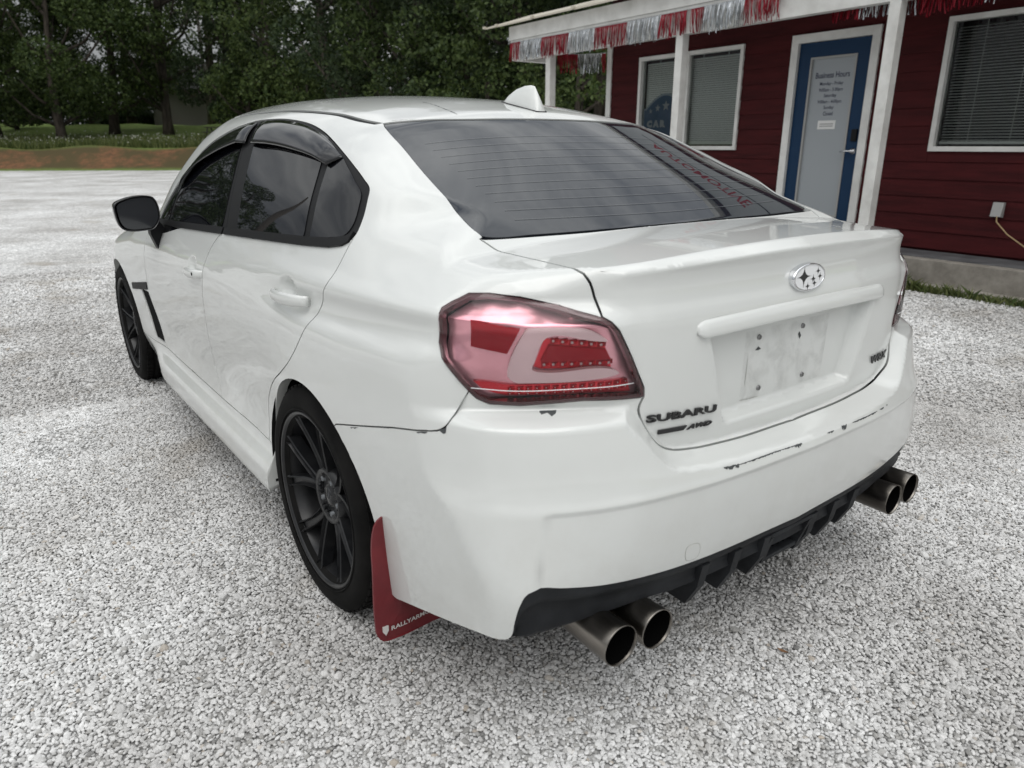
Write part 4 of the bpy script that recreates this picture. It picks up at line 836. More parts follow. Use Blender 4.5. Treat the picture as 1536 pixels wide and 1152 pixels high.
def near(line,p): return int(np.argmin(((line-np.asarray(p))**2).sum(1)))
iO,iI,iE=near(LAMP,(-0.9215,0.9505)),near(LAMP,(-1.0096,0.7832)),near(LAMP,(-0.6680,0.8079))
BSEAM=np.vstack([dens([(-0.2281,0.6225),(-0.2385,0.6255),(-0.3883,0.6660),(-0.5242,0.7029),(-0.5981,0.7221),(-0.6193,0.7272),(-0.6368,0.7394),(-0.6477,0.7615)],.012),LAMP[iE:iE+1]])
G1=np.vstack([dens([(-.896,1.029),(-.907,1.012),(-.916,.985)],.01),LAMP[iO:iO+1]])
G2=np.vstack([LAMP[iI:iI+1],dens([(-1.003,.768),(-1.001,.755),(-1.008,.733),(-1.020,.707),(-1.036,.684),(-1.062,.664),(-1.09,.652),(-1.145,.6435),(-1.234,.6375),(-1.327,.6335),(S2,.631)],.010)])
DRG=dens([(-.156,1.05),(-.150,1.0),(-.138,.95),(-.10,.89),(-.05,.823),(.06,.715),(.15,.658),(.236,.612),(.32,.555),(.375,.50),(.402,.43),(.41,.3575)],.012)
SKL=dens([(.345,.350),(.41,.3575),(.93,.3575),(1.6,.358),(1.80,.360),(2.0,.352),(2.278,.345)],.016)
DBG=dens([(.93,.3575),(.985,.44),(1.0,.55),(.985,.65),(.955,.75),(.915,.85),(.878,.92),(.815,.972),(.775,.983)],.012)
DFG=dens([(1.84,.932),(1.90,.90),(1.938,.80),(1.955,.70),(1.958,.625),(1.90,.50),(1.82,.39),(1.80,.360)],.012)
DLO=dens([(1.84,.932),(1.3,.956),(.775,.983),(.40,1.001),(.075,1.017),(-.06,1.027),(-.125,1.037),(-.150,1.048),(-.157,1.06),(-.150,1.085),(-.122,1.138),(-.108,1.158),(-.06,1.181),(.003,1.206),(.2,1.269),(.413,1.316),(.675,1.343),(.85,1.348),(.996,1.345),(1.226,1.315),(1.494,1.246),(1.66,1.15),(1.77,1.05),(1.83,.97)],.012,True,True)
BLN=dens([(.775,.983),(.996,1.345)],.012,False)
VENT=dens([(1.968,.60),(2.10,.60),(1.99,.378),(1.835,.378)],.012,False,True)
FBS=dens([(2.99,.33),(3.05,.60),(3.06,.785)],.02,False)
DOM=np.vstack([BOT,[(T2,.3)],SEAM[::-1]])
def grid_wrap():
    z=np.concatenate([np.arange(.205,.575,.013),np.arange(.575,.69,.0055),np.arange(.69,1.075,.0085),np.arange(1.075,1.37,.013)])
    s=np.concatenate([np.arange(S2,-1.09,.012),np.arange(-1.09,-.9,.008),np.arange(-.9,-.45,.011),np.arange(-.45,2.3,.016),np.arange(2.3,T2,.03)])
    S,Z=np.meshgrid(s,z); P=np.stack([S.ravel(),Z.ravel()],1); P[:,0]=np.where(P[:,0]<S2+.004,S2,P[:,0])
    P=P[inpoly(P,DOM)]; P=P[P[:,0]>S2+.004]; e=np.arange(.40,1.055,.0085); 
    return P
def quant(P): return np.round(P,6)
def build_panels():
    parts={}
    def put(n,V,N,F): parts.setdefault(n,Panel()).add(V,N,F)
    # --- wrap chart
    cl=np.stack([np.full(70,S2),np.linspace(.39,1.057,70)],1)
    yl=np.linspace(.006,.585,52); LP=np.stack([-(.8785-PT(yl)),yl,f_top(-(.8785-PT(yl)),yl)-.0005],1); LIPL=np.stack(inv_wrap(LP),1)
    zz=np.linspace(.697,.895,24); PLR=[np.stack([S1-(YC-(.262+(zz-.69)*.33-d)),zz],1) for d in (0.,.008,.018,.027)]; PLB=[np.stack([np.linspace(S2+.004,S1-(YC-.25),26),np.full(26,h)],1) for h in (.674,.694)]
    lines0=[(l,False) for l in [LIPL,LIPL-[0,.0045],LIPL+[0,.004]]+PLR+PLB]
    lines=lines0+[(l,False) for l in (BOT,SEAM,BSEAM,G1,G2,DRG,SKL,DBG,DFG,BLN,FBS,cl)]+[(LAMP,True),(DLO,True),(VENT,True)]
    V,T=cdt(lines,grid_wrap(),.0045)
    C=V[T].mean(1); ok=inpoly(C,DOM); T=T[ok]; C=C[ok]
    P3=wrap(V[:,0],V[:,1]); N3=grad(P3[:,0],P3[:,1],P3[:,2]); P3[np.abs(V[:,0]-S2)<1e-5,1]=0; N3[np.abs(V[:,0]-S2)<1e-5,1]=0
    iarc=(LAMP[iE:iI+1] if iE<iI else np.vstack([LAMP[iE:],LAMP[:iI+1]]))
    inner=(LAMP[iI:iO+1] if iI<iO else np.vstack([LAMP[iI:],LAMP[:iO+1]]))
    polys=[('tail_lamp',LAMP),('fender_vent',VENT),
     ('trunk_lid',np.vstack([G1,inner[::-1],G2,[(S2-.1,.631),(S2-.1,1.2),(-.896,1.2)]])),
     ('rear_bumper',np.vstack([BSEAM,iarc,G2,[(S2-.1,.631),(S2-.1,0),(-.1,0),(-.1,.5)]])),
     ('side_skirt',np.vstack([SKL,[(2.5,.1),(.2,.1)]])),
     ('dlo',DLO),
     ('rear_door',np.vstack([DRG,DBG,[(.4,1.04)]])),
     ('front_door',np.vstack([DBG,[(1.3,1.0)],DFG])),
     ('front_bumper',[(2.93,0),(2.99,.33),(3.05,.60),(3.06,.785),(3.06,1.0),(4.2,1.0),(4.2,0)]),
     ('front_fender',[(1.80,.3),(1.80,.36),(1.958,.625),(1.938,.8),(1.86,.932),(1.84,.95),(1.95,1.3),(3.2,1.3),(3.2,.3)])]
    lab=np.full(len(T),-1)
    for i,(n,p) in enumerate(polys):
        m=(lab<0)&inpoly(C,p); lab[m]=i
    lab2=[]
    bl=(C[:,0]-.775)-(C[:,1]-.983)*(.996-.775)/(1.345-.983)
    for i,t in enumerate(lab): lab2.append('quarter_panel' if t<0 else (polys[t][0] if polys[t][0]!='dlo' else ('frame_front' if bl[i]>0 else 'frame_rear')))
    lab2=np.array(lab2)
    for n in np.unique(lab2): put(n,P3,N3,T[lab2==n])
    # --- top chart
    sm=wrap(SEAM[:,0],SEAM[:,1]); sm[0,1]=0; sm[-1,1]=0; dom=sm[:,:2]
    keep=[0]
    for i in range(1,len(dom)):
        if np.hypot(*(dom[i]-dom[keep[-1]]))>1e-4: keep.append(i)
    sm=sm[keep]; dom=dom[keep]
    RGT=dens([(.043,0),(.048,.15),(.070,.32),(.100,.413),(.132,.49),(.150,.528)],.012); RGS=dens([(.150,.528),(.10,.546),(-.047,.568),(-.25,.598),(-.37,.613),(-.435,.622),(-.460,.620)],.012); RGB=dens([(-.460,.620),(-.468,.61),(-.488,.485),(-.503,.331),(-.511,.158),(-.514,0)],.012)
    TF=dens([(-.474,.631),(-.478,.615),(-.4965,.485),(-.5115,.331),(-.5195,.158),(-.5225,0)],.012)
    g1p=wrap(G1[:1,0],G1[:1,1])[0,:2]
    TS_=np.vstack([dens([(-.474,.631),(-.53,.614),(-.609,.6045),(-.70,.6005),(-.75,.5985)],.010),[g1p]])
    DIT=dens([(.150,.528),(.25,.538),(.40,.538),(.8,.535),(1.2,.53),(1.52,.52)],.014); DIT2=dens([(.165,.548),(.25,.557),(.40,.556),(.8,.553),(1.2,.548),(1.53,.538)],.014)
    WST=dens([(1.56,0),(1.555,.25),(1.53,.45),(1.52,.52)],.016); WSS=dens([(1.53,.538),(1.8,.60),(2.05,.66),(2.15,.675)],.016); WSB=dens([(2.15,.675),(2.25,.45),(2.30,.2),(2.31,0)],.016)
    HD=dens([(2.15,.69),(2.6,.68),(2.95,.63),(3.2,.53),(3.32,.40),(3.40,.2),(3.42,0)],.02)
    cx=np.arange(-.865,3.47,.013)
    x=np.concatenate([np.arange(-.9,-.4,.010),np.arange(-.4,.3,.013),np.arange(.3,1.6,.014),np.arange(1.6,3.5,.025)]); y=np.concatenate([np.arange(.012,.56,.014),np.arange(.56,.8,.010)])
    X,Y=np.meshgrid(x,y); P=np.stack([X.ravel(),Y.ravel()],1); P=P[inpoly(P,dom)]
    cl=np.stack([cx,0*cx],1)
    yl=np.linspace(.006,.575,50); CRE=np.stack([-(.848-PT(yl)),yl],1)
    lines=[(dom,False)]+[(l,False) for l in (CRE,CRE+[.006,0],CRE-[.005,0],RGT,RGS,RGB,TF,TS_,DIT,DIT2,WST,WSS,WSB,HD)]+[(np.vstack([dom[:1],cl,dom[-1:]]),False)]
    V,T=cdt(lines,P,.005); C=V[T].mean(1); ok=inpoly(C,dom); T=T[ok]; C=C[ok]
    P3=top(V[:,0],V[:,1])
    # seam vertices take exactly the wrap chart positions
    for i in range(0,len(V),5000):
        d=((V[i:i+5000,None]-dom[None])**2).sum(-1); j=d.argmin(1); m=d.min(1)<(3e-4)**2; P3[i:i+5000][m]=sm[j[m]]
    N3=grad(P3[:,0],P3[:,1],P3[:,2]); c0=np.abs(V[:,1])<1e-5; P3[c0,1]=0; N3[c0,1]=0
    polys=[('rear_window',np.vstack([[(.043,-.1)],RGT,RGS,RGB,[(-.514,-.1)]])),
      ('roof_moulding',np.vstack([DIT,DIT2[::-1]])),
      ('trunk_lid',np.vstack([[(-.5225,-.1)],TF[::-1],TS_,[(-.785,.7),(-1,.7),(-1,-.1)]])),
      ('scuttle',np.vstack([[(-.514,-.1)],RGB[::-1],TF,[(-.5225,-.1)]])),
      ('windshield',np.vstack([[(1.56,-.1)],WST,WSS,WSB,[(2.31,-.1)]])),
      ('roof',np.vstack([[(.043,-.1)],RGT,DIT,WST[::-1],[(1.56,-.1)]])),
      ('hood',np.vstack([[(2.31,-.1)],WSB[::-1],HD,[(3.42,-.1)]]))]
    lab=np.full(len(T),-1)
    for i,(n,p) in enumerate(polys):
        m=(lab<0)&inpoly(C,p); lab[m]=i
    l2=np.array([polys[t][0] if t>=0 else ('front_bumper' if C[i,0]>3.06 else 'front_fender' if C[i,0]>2.0 else 'quarter_panel') for i,t in enumerate(lab)])
    for n in np.unique(l2): put(n,P3,N3,T[l2==n])
    for p in parts.values():
        u=np.unique(p.F); mp=-np.ones(len(p.V),int); mp[u]=np.arange(len(u)); p.V=p.V[u];p.N=p.N[u];p.F=mp[p.F]; p.weld()
    return parts
PN=build_panels()
def sym(p):
    q=Panel(); q.add(p.V,p.N,p.F); m=p.mirror(); q.add(m.V,m.N,m.F); q.weld(1e-4); return q
def both(name,p,mt,parent=(None,None),gap=.0018,depth=.016):
    """left panel and its mirrored twin"""
    import copy
    out=[]
    for k,q in enumerate((copy.deepcopy(p),p.mirror())):
        q.finish(gap,depth); out.append(obj(name,q.mesh(name,mt),parent[k] or car))
    return out
def patch(poly,off,res=.012,chart='wrap',smooth=True,closed_poly=None,step=None):
    """free patch on the body surface, lifted (or sunk) by off"""
    L=dens(poly,step or res*.8,smooth,True) if closed_poly is None else closed_poly
    lo,hi=L.min(0),L.max(0); X,Y=np.meshgrid(np.arange(lo[0]+res/2,hi[0],res),np.arange(lo[1]+res/2,hi[1],res)); P=np.stack([X.ravel(),Y.ravel()],1)
    P=P[inpoly(P,L)] if len(P) else P
    V,T=cdt([(L,True)],P.reshape(-1,2),res*.45); C=V[T].mean(1); T=T[inpoly(C,L)]
    if chart=='wrap': P3=wrap(V[:,0],V[:,1])
    else: P3=top(V[:,0],V[:,1])
    N3=grad(P3[:,0],P3[:,1],P3[:,2]); q=Panel(); q.add(P3+N3*off,N3,T); q.orient(); return q
# ---- sheet metal
body_q=both('quarter_panel',PN['quarter_panel'],M['paint'],gap=.0016,depth=.03)
skirts=both('side_skirt',PN['side_skirt'],M['paint'],depth=.05)
fenders=both('front_fender',PN['front_fender'],M['paint'],depth=.03)
both('fender_vent',offs(PN['fender_vent'],-.005),M['under'],gap=0)
rdoors=both('rear_door',PN['rear_door'],M['paint'],gap=.0026)
fdoors=both('front_door',PN['front_door'],M['paint'],gap=.0026)
both('window_frame',offs(PN['frame_rear'],-.004),M['black_trim'],rdoors,gap=.001,depth=.01)
both('window_frame',offs(PN['frame_front'],-.004),M['black_trim'],fdoors,gap=.001,depth=.01)
both('roof_moulding',offs(PN['roof_moulding'],-.005),M['black_trim'],gap=.0005,depth=.008)
trunk=obj('trunk_lid',sym(PN['trunk_lid']).finish(.0038,.03).mesh('trunk_lid',M['paint']),car)
bumper=obj('rear_bumper',sym(PN['rear_bumper']).finish(.0022,.03).mesh('rear_bumper',M['paint']),car)
roof=obj('roof',sym(PN['roof']).finish(.0006,.008).mesh('roof',M['paint']),car)
hood=obj('hood',sym(PN['hood']).finish(.002,.015).mesh('hood',M['paint']),car)
obj('front_bumper',sym(PN['front_bumper']).finish(.0015,.02).mesh('front_bumper',M['paint']),car)
obj('windshield',offs(sym(PN['windshield']),-.004).finish(.001,.01).mesh('windshield',M['glass']),car)
rwin=obj('rear_window',offs(sym(PN['rear_window']),-.003).finish(.0012,.01).mesh('rear_window',M['rear_glass']),car)
obj('scuttle_seal',offs(sym(PN['scuttle']),-.012).finish(0,.01).mesh('scuttle_seal',M['seal']),car)
# ---- windows (panes sit in the black frames)
def pane(name,poly,parents,off=-.0015,mt=None,res=.02):
    q=patch(poly,off,res); return both(name,q,mt or M['glass'],parents,gap=0,depth=.004)
PANE_F=[(1.60,.962),(.835,1.0),(.842,1.03),(.965,1.262),(.985,1.318),(1.20,1.297),(1.42,1.238),(1.545,1.17),(1.60,1.125),(1.618,1.05)]
PANE_FQ=[(1.79,.95),(1.645,.960),(1.66,1.05),(1.635,1.105),(1.70,1.06),(1.77,.985)]
PANE_R=[(.660,1.008),(.115,1.035),(.125,1.06),(.215,1.225),(.235,1.268),(.42,1.300),(.65,1.322),(.835,1.326),(.825,1.27),(.70,1.06)]
PANE_RQ=[(.075,1.037),(-.045,1.045),(-.110,1.058),(-.118,1.075),(-.098,1.125),(-.085,1.147),(-.03,1.175),(.03,1.202),(.175,1.247),(.165,1.215),(.085,1.06)]
fglass=pane('window',PANE_F,fdoors); pane('quarter_light',PANE_FQ,fdoors); rglass=pane('window',PANE_R,rdoors); pane('quarter_light',PANE_RQ,rdoors)
# belt moulding
def belt(pts,par):
    up=[(x,z+.011) for x,z in pts]; q=patch(up[::-1]+[(x,z-.011) for x,z in pts],.006,.014,smooth=False); both('belt_moulding',q,M['black_trim'],par,gap=0,depth=.010)
belt([(1.83,.937),(1.3,.961),(.792,.987)],fdoors); belt([(.772,.988),(.40,1.006),(.075,1.022),(-.06,1.031),(-.125,1.041),(-.149,1.052)],rdoors)
# smoked rain visors: strips that stand off the glass, widest along the lower edge
def visor(name,upper,lower,parents):
    n=40; U=dens(upper,.01); Lw=dens(lower,.01)
    def rs(P):
        d=np.concatenate([[0],np.cumsum(np.hypot(*np.diff(P,axis=0).T))]); t=np.linspace(0,d[-1],n); return np.stack([np.interp(t,d,P[:,0]),np.interp(t,d,P[:,1])],1)
    U=rs(U);Lw=rs(Lw); rows=7; V=[];F_=[]
    for layer in (0,1):
        for j in range(rows):
            t=j/(rows-1); C=U*(1-t)+Lw*t; P=wrap(C[:,0],C[:,1]); Nn=grad(P[:,0],P[:,1],P[:,2])
            e=np.minimum(1,np.minimum(np.arange(n),np.arange(n)[::-1])/3.0)
            h=(.003+.017*np.sin(t*1.5)**.9)*(.35+.65*e)-layer*.003
            V.append(P+Nn*h[:,None])
    V=np.concatenate(V); k=rows*n
    for L0 in (0,1):
        for j in range(rows-1):
            for i in range(n-1):
                a=L0*k+j*n+i; f=(a,a+1,a+1+n,a+n); F_.append(f if L0 else f[::-1])
    for i in range(n-1):
        a=(rows-1)*n+i; F_.append((a,a+1,a+1+k,a+k)); F_.append((i+1,i,i+k,i+1+k))
    for j in range(rows-1):
        for c in (0,n-1):
            a=j*n+c; F_.append((a,a+n,a+n+k,a+k))
    out=[]
    for sgn,par in zip((1,-1),parents):
        mb=MB(); mb.add(V*[1,sgn,1],F_,True); out.append(mb.build(name,M['smoke'],par))
    return out
visor('rain_visor',[(.915,1.340),(.70,1.338),(.42,1.310),(.22,1.269),(.10,1.232)],[(.845,1.262),(.62,1.257),(.415,1.243),(.24,1.224),(.155,1.208)],rdoors)
visor('rain_visor',[(1.66,1.125),(1.49,1.236),(1.23,1.304),(1.03,1.334),(.95,1.338)],[(1.645,1.085),(1.46,1.172),(1.23,1.226),(.99,1.260),(.905,1.266)],fdoors)
# ---- door handles
def handle(x0,x1,z0,z1,parents,key):
    n=22; V=[];F_=[]; m=12
    for i in range(n):
        t=i/(n-1); x=x0+(x1-x0)*t; z=z0+(z1-z0)*t
        p=wrap(np.array([x]),np.array([z]))[0]; base=float(f_side(np.array([x-.0]),np.array([.84 if key else .93]))[0]); yy=(.8735 if key else .866)+(.0 if key else .004*(1-t))
        lift=.024*math.sin(math.pi*min(max((t*1.06-.03),0),1))**.45; w=.0155*(.55+.45*math.sin(math.pi*min(max(t,0.04),.96))**.35)*(1.0+.18*t); d=.0095
        for k in range(m):
            a=2*math.pi*k/m; V.append((x,yy+lift-.006+d*math.cos(a)*(1 if math.cos(a)>0 else .8),z+w*math.copysign(abs(math.sin(a))**.7,math.sin(a))))
    for i in range(n-1):
        for k in range(m): F_.append((i*m+k,i*m+(k+1)%m,(i+1)*m+(k+1)%m,(i+1)*m+k))
    F_.append(tuple(range(m))); F_.append(tuple((n-1)*m+k for k in range(m)))
    for sgn,par in zip((1,-1),parents):
        mb=MB(); mb.add([(a,b*sgn,c) for a,b,c in V],F_,True); h=mb.build('door_handle',M['paint'],par)
    return V
handle(.205,-.032,.874,.886,rdoors,False); handle(1.155,.935,.812,.824,fdoors,True)
# key cylinder hole in the front handle
for sgn,par in zip((1,-1),fdoors):
    mb=MB(); mb.lathe([(.0,.0),(.0,.006),(-.01,.006)],(.985,sgn*.897,.822),16); mb.build('key_cylinder',M['under'],par)
# ---- door mirrors
def mirror_unit(sg):
    S=sg; out=[(1.015,1.034),(1.017,.985),(1.006,.945),(.990,.929),(.90,.923),(.876,.927),(.850,.960),(.845,.985),(.849,1.03),(.862,1.054),(.885,1.062),(.94,1.061),(.985,1.050)]
    c=np.mean(out,0); V=[];F_=[]; n=len(out); O=dens(out,.012,True,True); n=len(O)
    rings=[(1.618,.955),(1.612,1.0),(1.625,1.02),(1.665,1.0),(1.715,.90),(1.745,.70),(1.758,.35)]
    for x,k in rings:
        for p in O: V.append((x+ (p[0]-.845)*-.16,S*(c[0]+(p[0]-c[0])*k),c[1]+(p[1]-c[1])*k))
    for r in range(len(rings)-1):
        for i in range(n): F_.append((r*n+i,r*n+(i+1)%n,(r+1)*n+(i+1)%n,(r+1)*n+i))
    F_.append(tuple((len(rings)-1)*n+i for i in range(n)))
    mb=MB(); mb.add(V,F_,True); h=mb.build('door_mirror',M['gloss_black'],car)
    G=[(c[0]+(p[0]-c[0])*.90-.002,c[1]+(p[1]-c[1])*.90) for p in O]
    mb=MB(); mb.prism(G,lambda a,b:(1.6205-(a-.845)*.16,S*a,b),lambda a,b:(1.63-(a-.845)*.16,S*a,b)); mb.build('mirror_glass',mat('mirror_glass',(.03,.032,.036),.12,spec=.6) if sg>0 else bpy.data.materials['mirror_glass'],h)
    mb=MB(); st=[(.885,.935),(.845,.955),(.83,.93),(.812,.895),(.845,.838),(.862,.835),(.884,.90)]
    mb.prism(st,lambda a,b:(1.655,S*a,b),lambda a,b:(1.71,S*a,b)); mb.build('mirror_stalk',M['black_trim'],h)
mirror_unit(1); mirror_unit(-1)
# ---- tail lamps: dark rim, clear red lens, silvered bowl, frosted light guide, reflectors and LED cells
RIMIN=[(-0.6509,0.9788),(-0.6161,0.9592),(-0.6148,0.8959),(-0.6203,0.8763),(-0.6653,0.8224),(-0.6873,0.8047),(-0.7254,0.7920),(-0.8588,0.7871),(-0.9927,0.7962),(-0.9861,0.8206),(-0.9448,0.9029),(-0.9177,0.9361),(-0.9028,0.9424),(-0.8345,0.9613),(-0.7615,0.9766),(-0.6969,0.9802)]
GUIDE=[(-0.9314,0.9048),(-0.9065,0.9225),(-0.7931,0.9348),(-0.7784,0.9321),(-0.7638,0.9133),(-0.7403,0.8576),(-0.7388,0.8386),(-0.7522,0.8263),(-0.7761,0.8249),(-0.9387,0.8330),(-0.9575,0.8386),(-0.9443,0.8474),(-0.8030,0.8467),(-0.7864,0.8517),(-0.7907,0.8673),(-0.8082,0.9100),(-0.8201,0.9173),(-0.9096,0.9058)]
INNER=[(-0.8118,0.9106),(-0.9125,0.9026),(-0.9301,0.8972),(-0.9490,0.8470),(-0.8044,0.8483),(-0.7909,0.8532)]
CENTRE=[(-0.8203,0.8971),(-0.9320,0.8862),(-0.9435,0.8649),(-0.8043,0.8639)]
SIDE_R=[(-0.6664,0.9486),(-0.7622,0.9299),(-0.7374,0.8808),(-0.6677,0.8944)]
BAND=[(-0.6737,0.8224),(-0.7402,0.8158),(-0.8551,0.8185),(-0.9850,0.8196),(-0.9922,0.7911),(-0.8561,0.7863),(-0.7341,0.7909),(-0.6903,0.8056)]
def lamp():
    hs=both('tail_lamp',patch(None,-.026,.014,closed_poly=LAMP),M['lamp_chrome'],gap=.002,depth=-.024)
    both('lens',patch(None,.004,.012,closed_poly=LAMP),M['lens'],hs,gap=.0015,depth=.003)
    # rim ring: outline minus inner opening
    Ld=LAMP; tn_=np.roll(Ld,-1,0)-np.roll(Ld,1,0); tn_/=np.linalg.norm(tn_,axis=1,keepdims=True); nn=np.stack([-tn_[:,1],tn_[:,0]],1); Li=Ld+nn*.0078; Li=Li if inpoly(Li[:1],LAMP)[0] else Ld-nn*.0078; lo,hi=LAMP.min(0),LAMP.max(0)
    X,Y=np.meshgrid(np.arange(lo[0],hi[0],.012),np.arange(lo[1],hi[1],.012)); P=np.stack([X.ravel(),Y.ravel()],1); P=P[inpoly(P,LAMP)&~inpoly(P,Li)]
    V,T=cdt([(LAMP,True),(Li,True)],P,.004); C=V[T].mean(1); T=T[inpoly(C,LAMP)&~inpoly(C,Li)]
    P3=wrap(V[:,0],V[:,1]); N3=grad(P3[:,0],P3[:,1],P3[:,2]); q=Panel(); q.add(P3,N3,T); q.orient()
    both('lamp_rim',q,M['lamp_rim'],hs,gap=.001,depth=.014)
    both('light_guide',patch(GUIDE,-.004,.012),M['lamp_guide'],hs,gap=0,depth=.016)
    both('reflector',patch(INNER,-.024,.014,smooth=False),M['lamp_cell'],hs,gap=0,depth=.006)
    both('reflector',patch(CENTRE,-.015,.014,smooth=False),M['lamp_red'],hs,gap=0,depth=.01)
    both('side_reflector',patch(SIDE_R,-.012,.014,smooth=False),M['lamp_red'],hs,gap=0,depth=.012)
    both('lower_reflector',patch(BAND,-.020,.012,smooth=False),M['lamp_cell'],hs,gap=0,depth=.010)
    P=dens([(-.672,.8155),(-.74,.8115),(-.86,.8135),(-.985,.8165)],.02); Q=wrap(P[:,0],P[:,1]); Nq=grad(Q[:,0],Q[:,1],Q[:,2])
    for sg,h in zip((1,-1),hs):
        sm_=MB(); sm_.tube([tuple((q+n*.0045)*[1,sg,1]) for q,n in zip(Q,Nq)],.0009,6); sm_.build('lens_seam',M['emblem_white'],h)
        cell=MB(); led=MB()
        def put(s,z,r,mb,d,w=.009):
            p=wrap(np.array([s]),np.array([z]))[0]; n=grad(*[np.array([c]) for c in p])[0]
            t=Vector((-n[1],n[0],0)).normalized(); n=Vector(n); u=n.cross(t); c=Vector(p)+n*d
            if mb is led:
                V=[];F_=[]
                for a in range(8):
                    V.append(c+(t*math.cos(a*math.pi/4)+u*math.sin(a*math.pi/4))*r)
                V.append(c+n*r); F_=[(a,(a+1)%8,8) for a in range(8)]
            else:
                V=[c-t*w-u*r,c+t*w-u*r*.6,c+t*w+u*r,c-t*w+u*r*.6,c+n*.007]; F_=[(0,1,4),(1,2,4),(2,3,4),(3,0,4)]
            mb.add([(v.x,v.y*sg,v.z) for v in V],F_,False)
        for s0,z0,s1,z1,k in ((-0.8277,0.9067,-0.9209,0.8961,6),(-0.8103,0.8592,-0.9382,0.8591,8)):
            for i in range(k):
                t=i/(k-1); put(s0+(s1-s0)*t,z0+(z1-z0)*t,.0028,led,-.013); put(s0+(s1-s0)*t-.004,z0+(z1-z0)*t-.001,.006,cell,-.022,.008)
        for row in range(2):
            for i in range(14):
                t=i/13; s=-.745-.234*t; z=0.8081+0.0069*t-.0105*row; put(s,z,.0050,cell,-.019,.0068); put(s+.002,z+.002,.0013,led,-.012)
        cell.build('led_cells',M['lamp_cell'],h)['kind']='stuff'; led.build('led_dots',M['lamp_led'],h)['kind']='stuff'
lamp()
# ---- boot lid furniture
def garnish():
    ys=np.concatenate([[-.366,-.364,-.357,-.345],np.linspace(-.33,.33,45),[.345,.357,.364,.366]]); prof=[(-.020,-.030),(-.020,.009),(-.018,.0125),(-.014,.014),(-.002,.0125),(.009,.0085),(.0165,.002),(.0185,-.010)]
    V=[];F_=[];m=len(prof)
    for y in ys:
        e=abs(y); k=1.0 if e<.345 else max(.55,math.sqrt(max(0,1-((e-.345)/.0225)**2))); zc=.913-.055*y*y
        for dz,o in prof:
            V.append((-(float(TR(np.array([.93]))[0])-float(PT(np.array([e]))[0])+o*(k if o>0 else 1)),y,zc+dz*k))
    for i in range(len(ys)-1):
        for j in range(m): F_.append((i*m+j,i*m+(j+1)%m,(i+1)*m+(j+1)%m,(i+1)*m+j))
    F_.append(tuple(range(m))); F_.append(tuple((len(ys)-1)*m+j for j in range(m)))
    mb=MB(); mb.add(V,F_,True); o=mb.build('plate_garnish',M['paint'],trunk); sm=o.data
    lamps=MB()
    for y in (.185,-.185): lamps.box((-.866,y-.016,.883),(-.846,y+.016,.896),ch=.004)
    lamps.build('plate_lamp',M['black_trim'],trunk)
garnish()
def on_surface(V,s0,z0,dirn,slope=0.0,base=.0,flip=1):
    """text-plane coordinates -> body surface"""
    s=s0+dirn*V[:,0]; z=z0+V[:,1]+slope*V[:,0]; P=wrap(s,z); N_=grad(P[:,0],P[:,1],P[:,2]); Q=P+N_*(base+V[:,2])[:,None]; return Q*[1,flip,1]
def surf_text(name,txt,s0,z0,width,height,dirn,slope,mt,parent,flip=1,shear=0,offset=.012,th=.0016,base=.0016):
    V,F_=text_arrays(txt,1.0,1.0,shear,offset,.0); V=V.copy(); mn,mx=V.min(0),V.max(0)
    V[:,0]=(V[:,0]-mn[0])/(mx[0]-mn[0])*width; V[:,1]=(V[:,1]-mn[1])/(mx[1]-mn[1])*height
    # split into subdivided top faces plus walls
    bm=bmesh.new(); vs_=[bm.verts.new((a,b,0)) for a,b,_ in V]
    for f in F_:
        try: bm.faces.new([vs_[i] for i in f])
        except ValueError: pass
    bmesh.ops.remove_doubles(bm,verts=bm.verts[:],dist=1e-6)
    r=bmesh.ops.extrude_face_region(bm,geom=bm.faces[:]); 
    for e in r['geom']:
        if isinstance(e,bmesh.types.BMVert): e.co.z=th
    bm.verts.index_update(); W=np.array([v.co[:] for v in bm.verts]); FF=[tuple(v.index for v in f.verts) for f in bm.faces]; bm.free()
    Q=on_surface(W,s0,z0,dirn,slope,base,flip); mb=MB(); mb.add(Q,FF); return mb.build(name,mt,parent)
surf_text('lettering','SUBARU',-1.019,.7255,.193,.0165,-1,-.055,M['letter_black'],trunk,offset=.03,th=.0035)
q=np.array([(0,.0,0),(.068,.0,0),(.078,.009,0),(0,.009,0)]); 
W=np.vstack([q,q+[0,0,.004]]); mb=MB(); mb.add(on_surface(W,-1.051,.6945,-1,-.05,.001),[(0,1,2,3),(4,5,6,7),(0,1,5,4),(1,2,6,5),(2,3,7,6),(3,0,4,7)]); mb.build('badge_bar',M['letter_black'],trunk)
surf_text('lettering','AWD',-1.130,.6893,.074,.0105,-1,-.05,M['letter_black'],trunk,shear=.45,offset=.03,th=.0035)
surf_text('lettering','WRX',-1.140,.703,.100,.0225,1,.005,M['letter_black'],trunk,flip=-1,offset=.012,th=.0035)
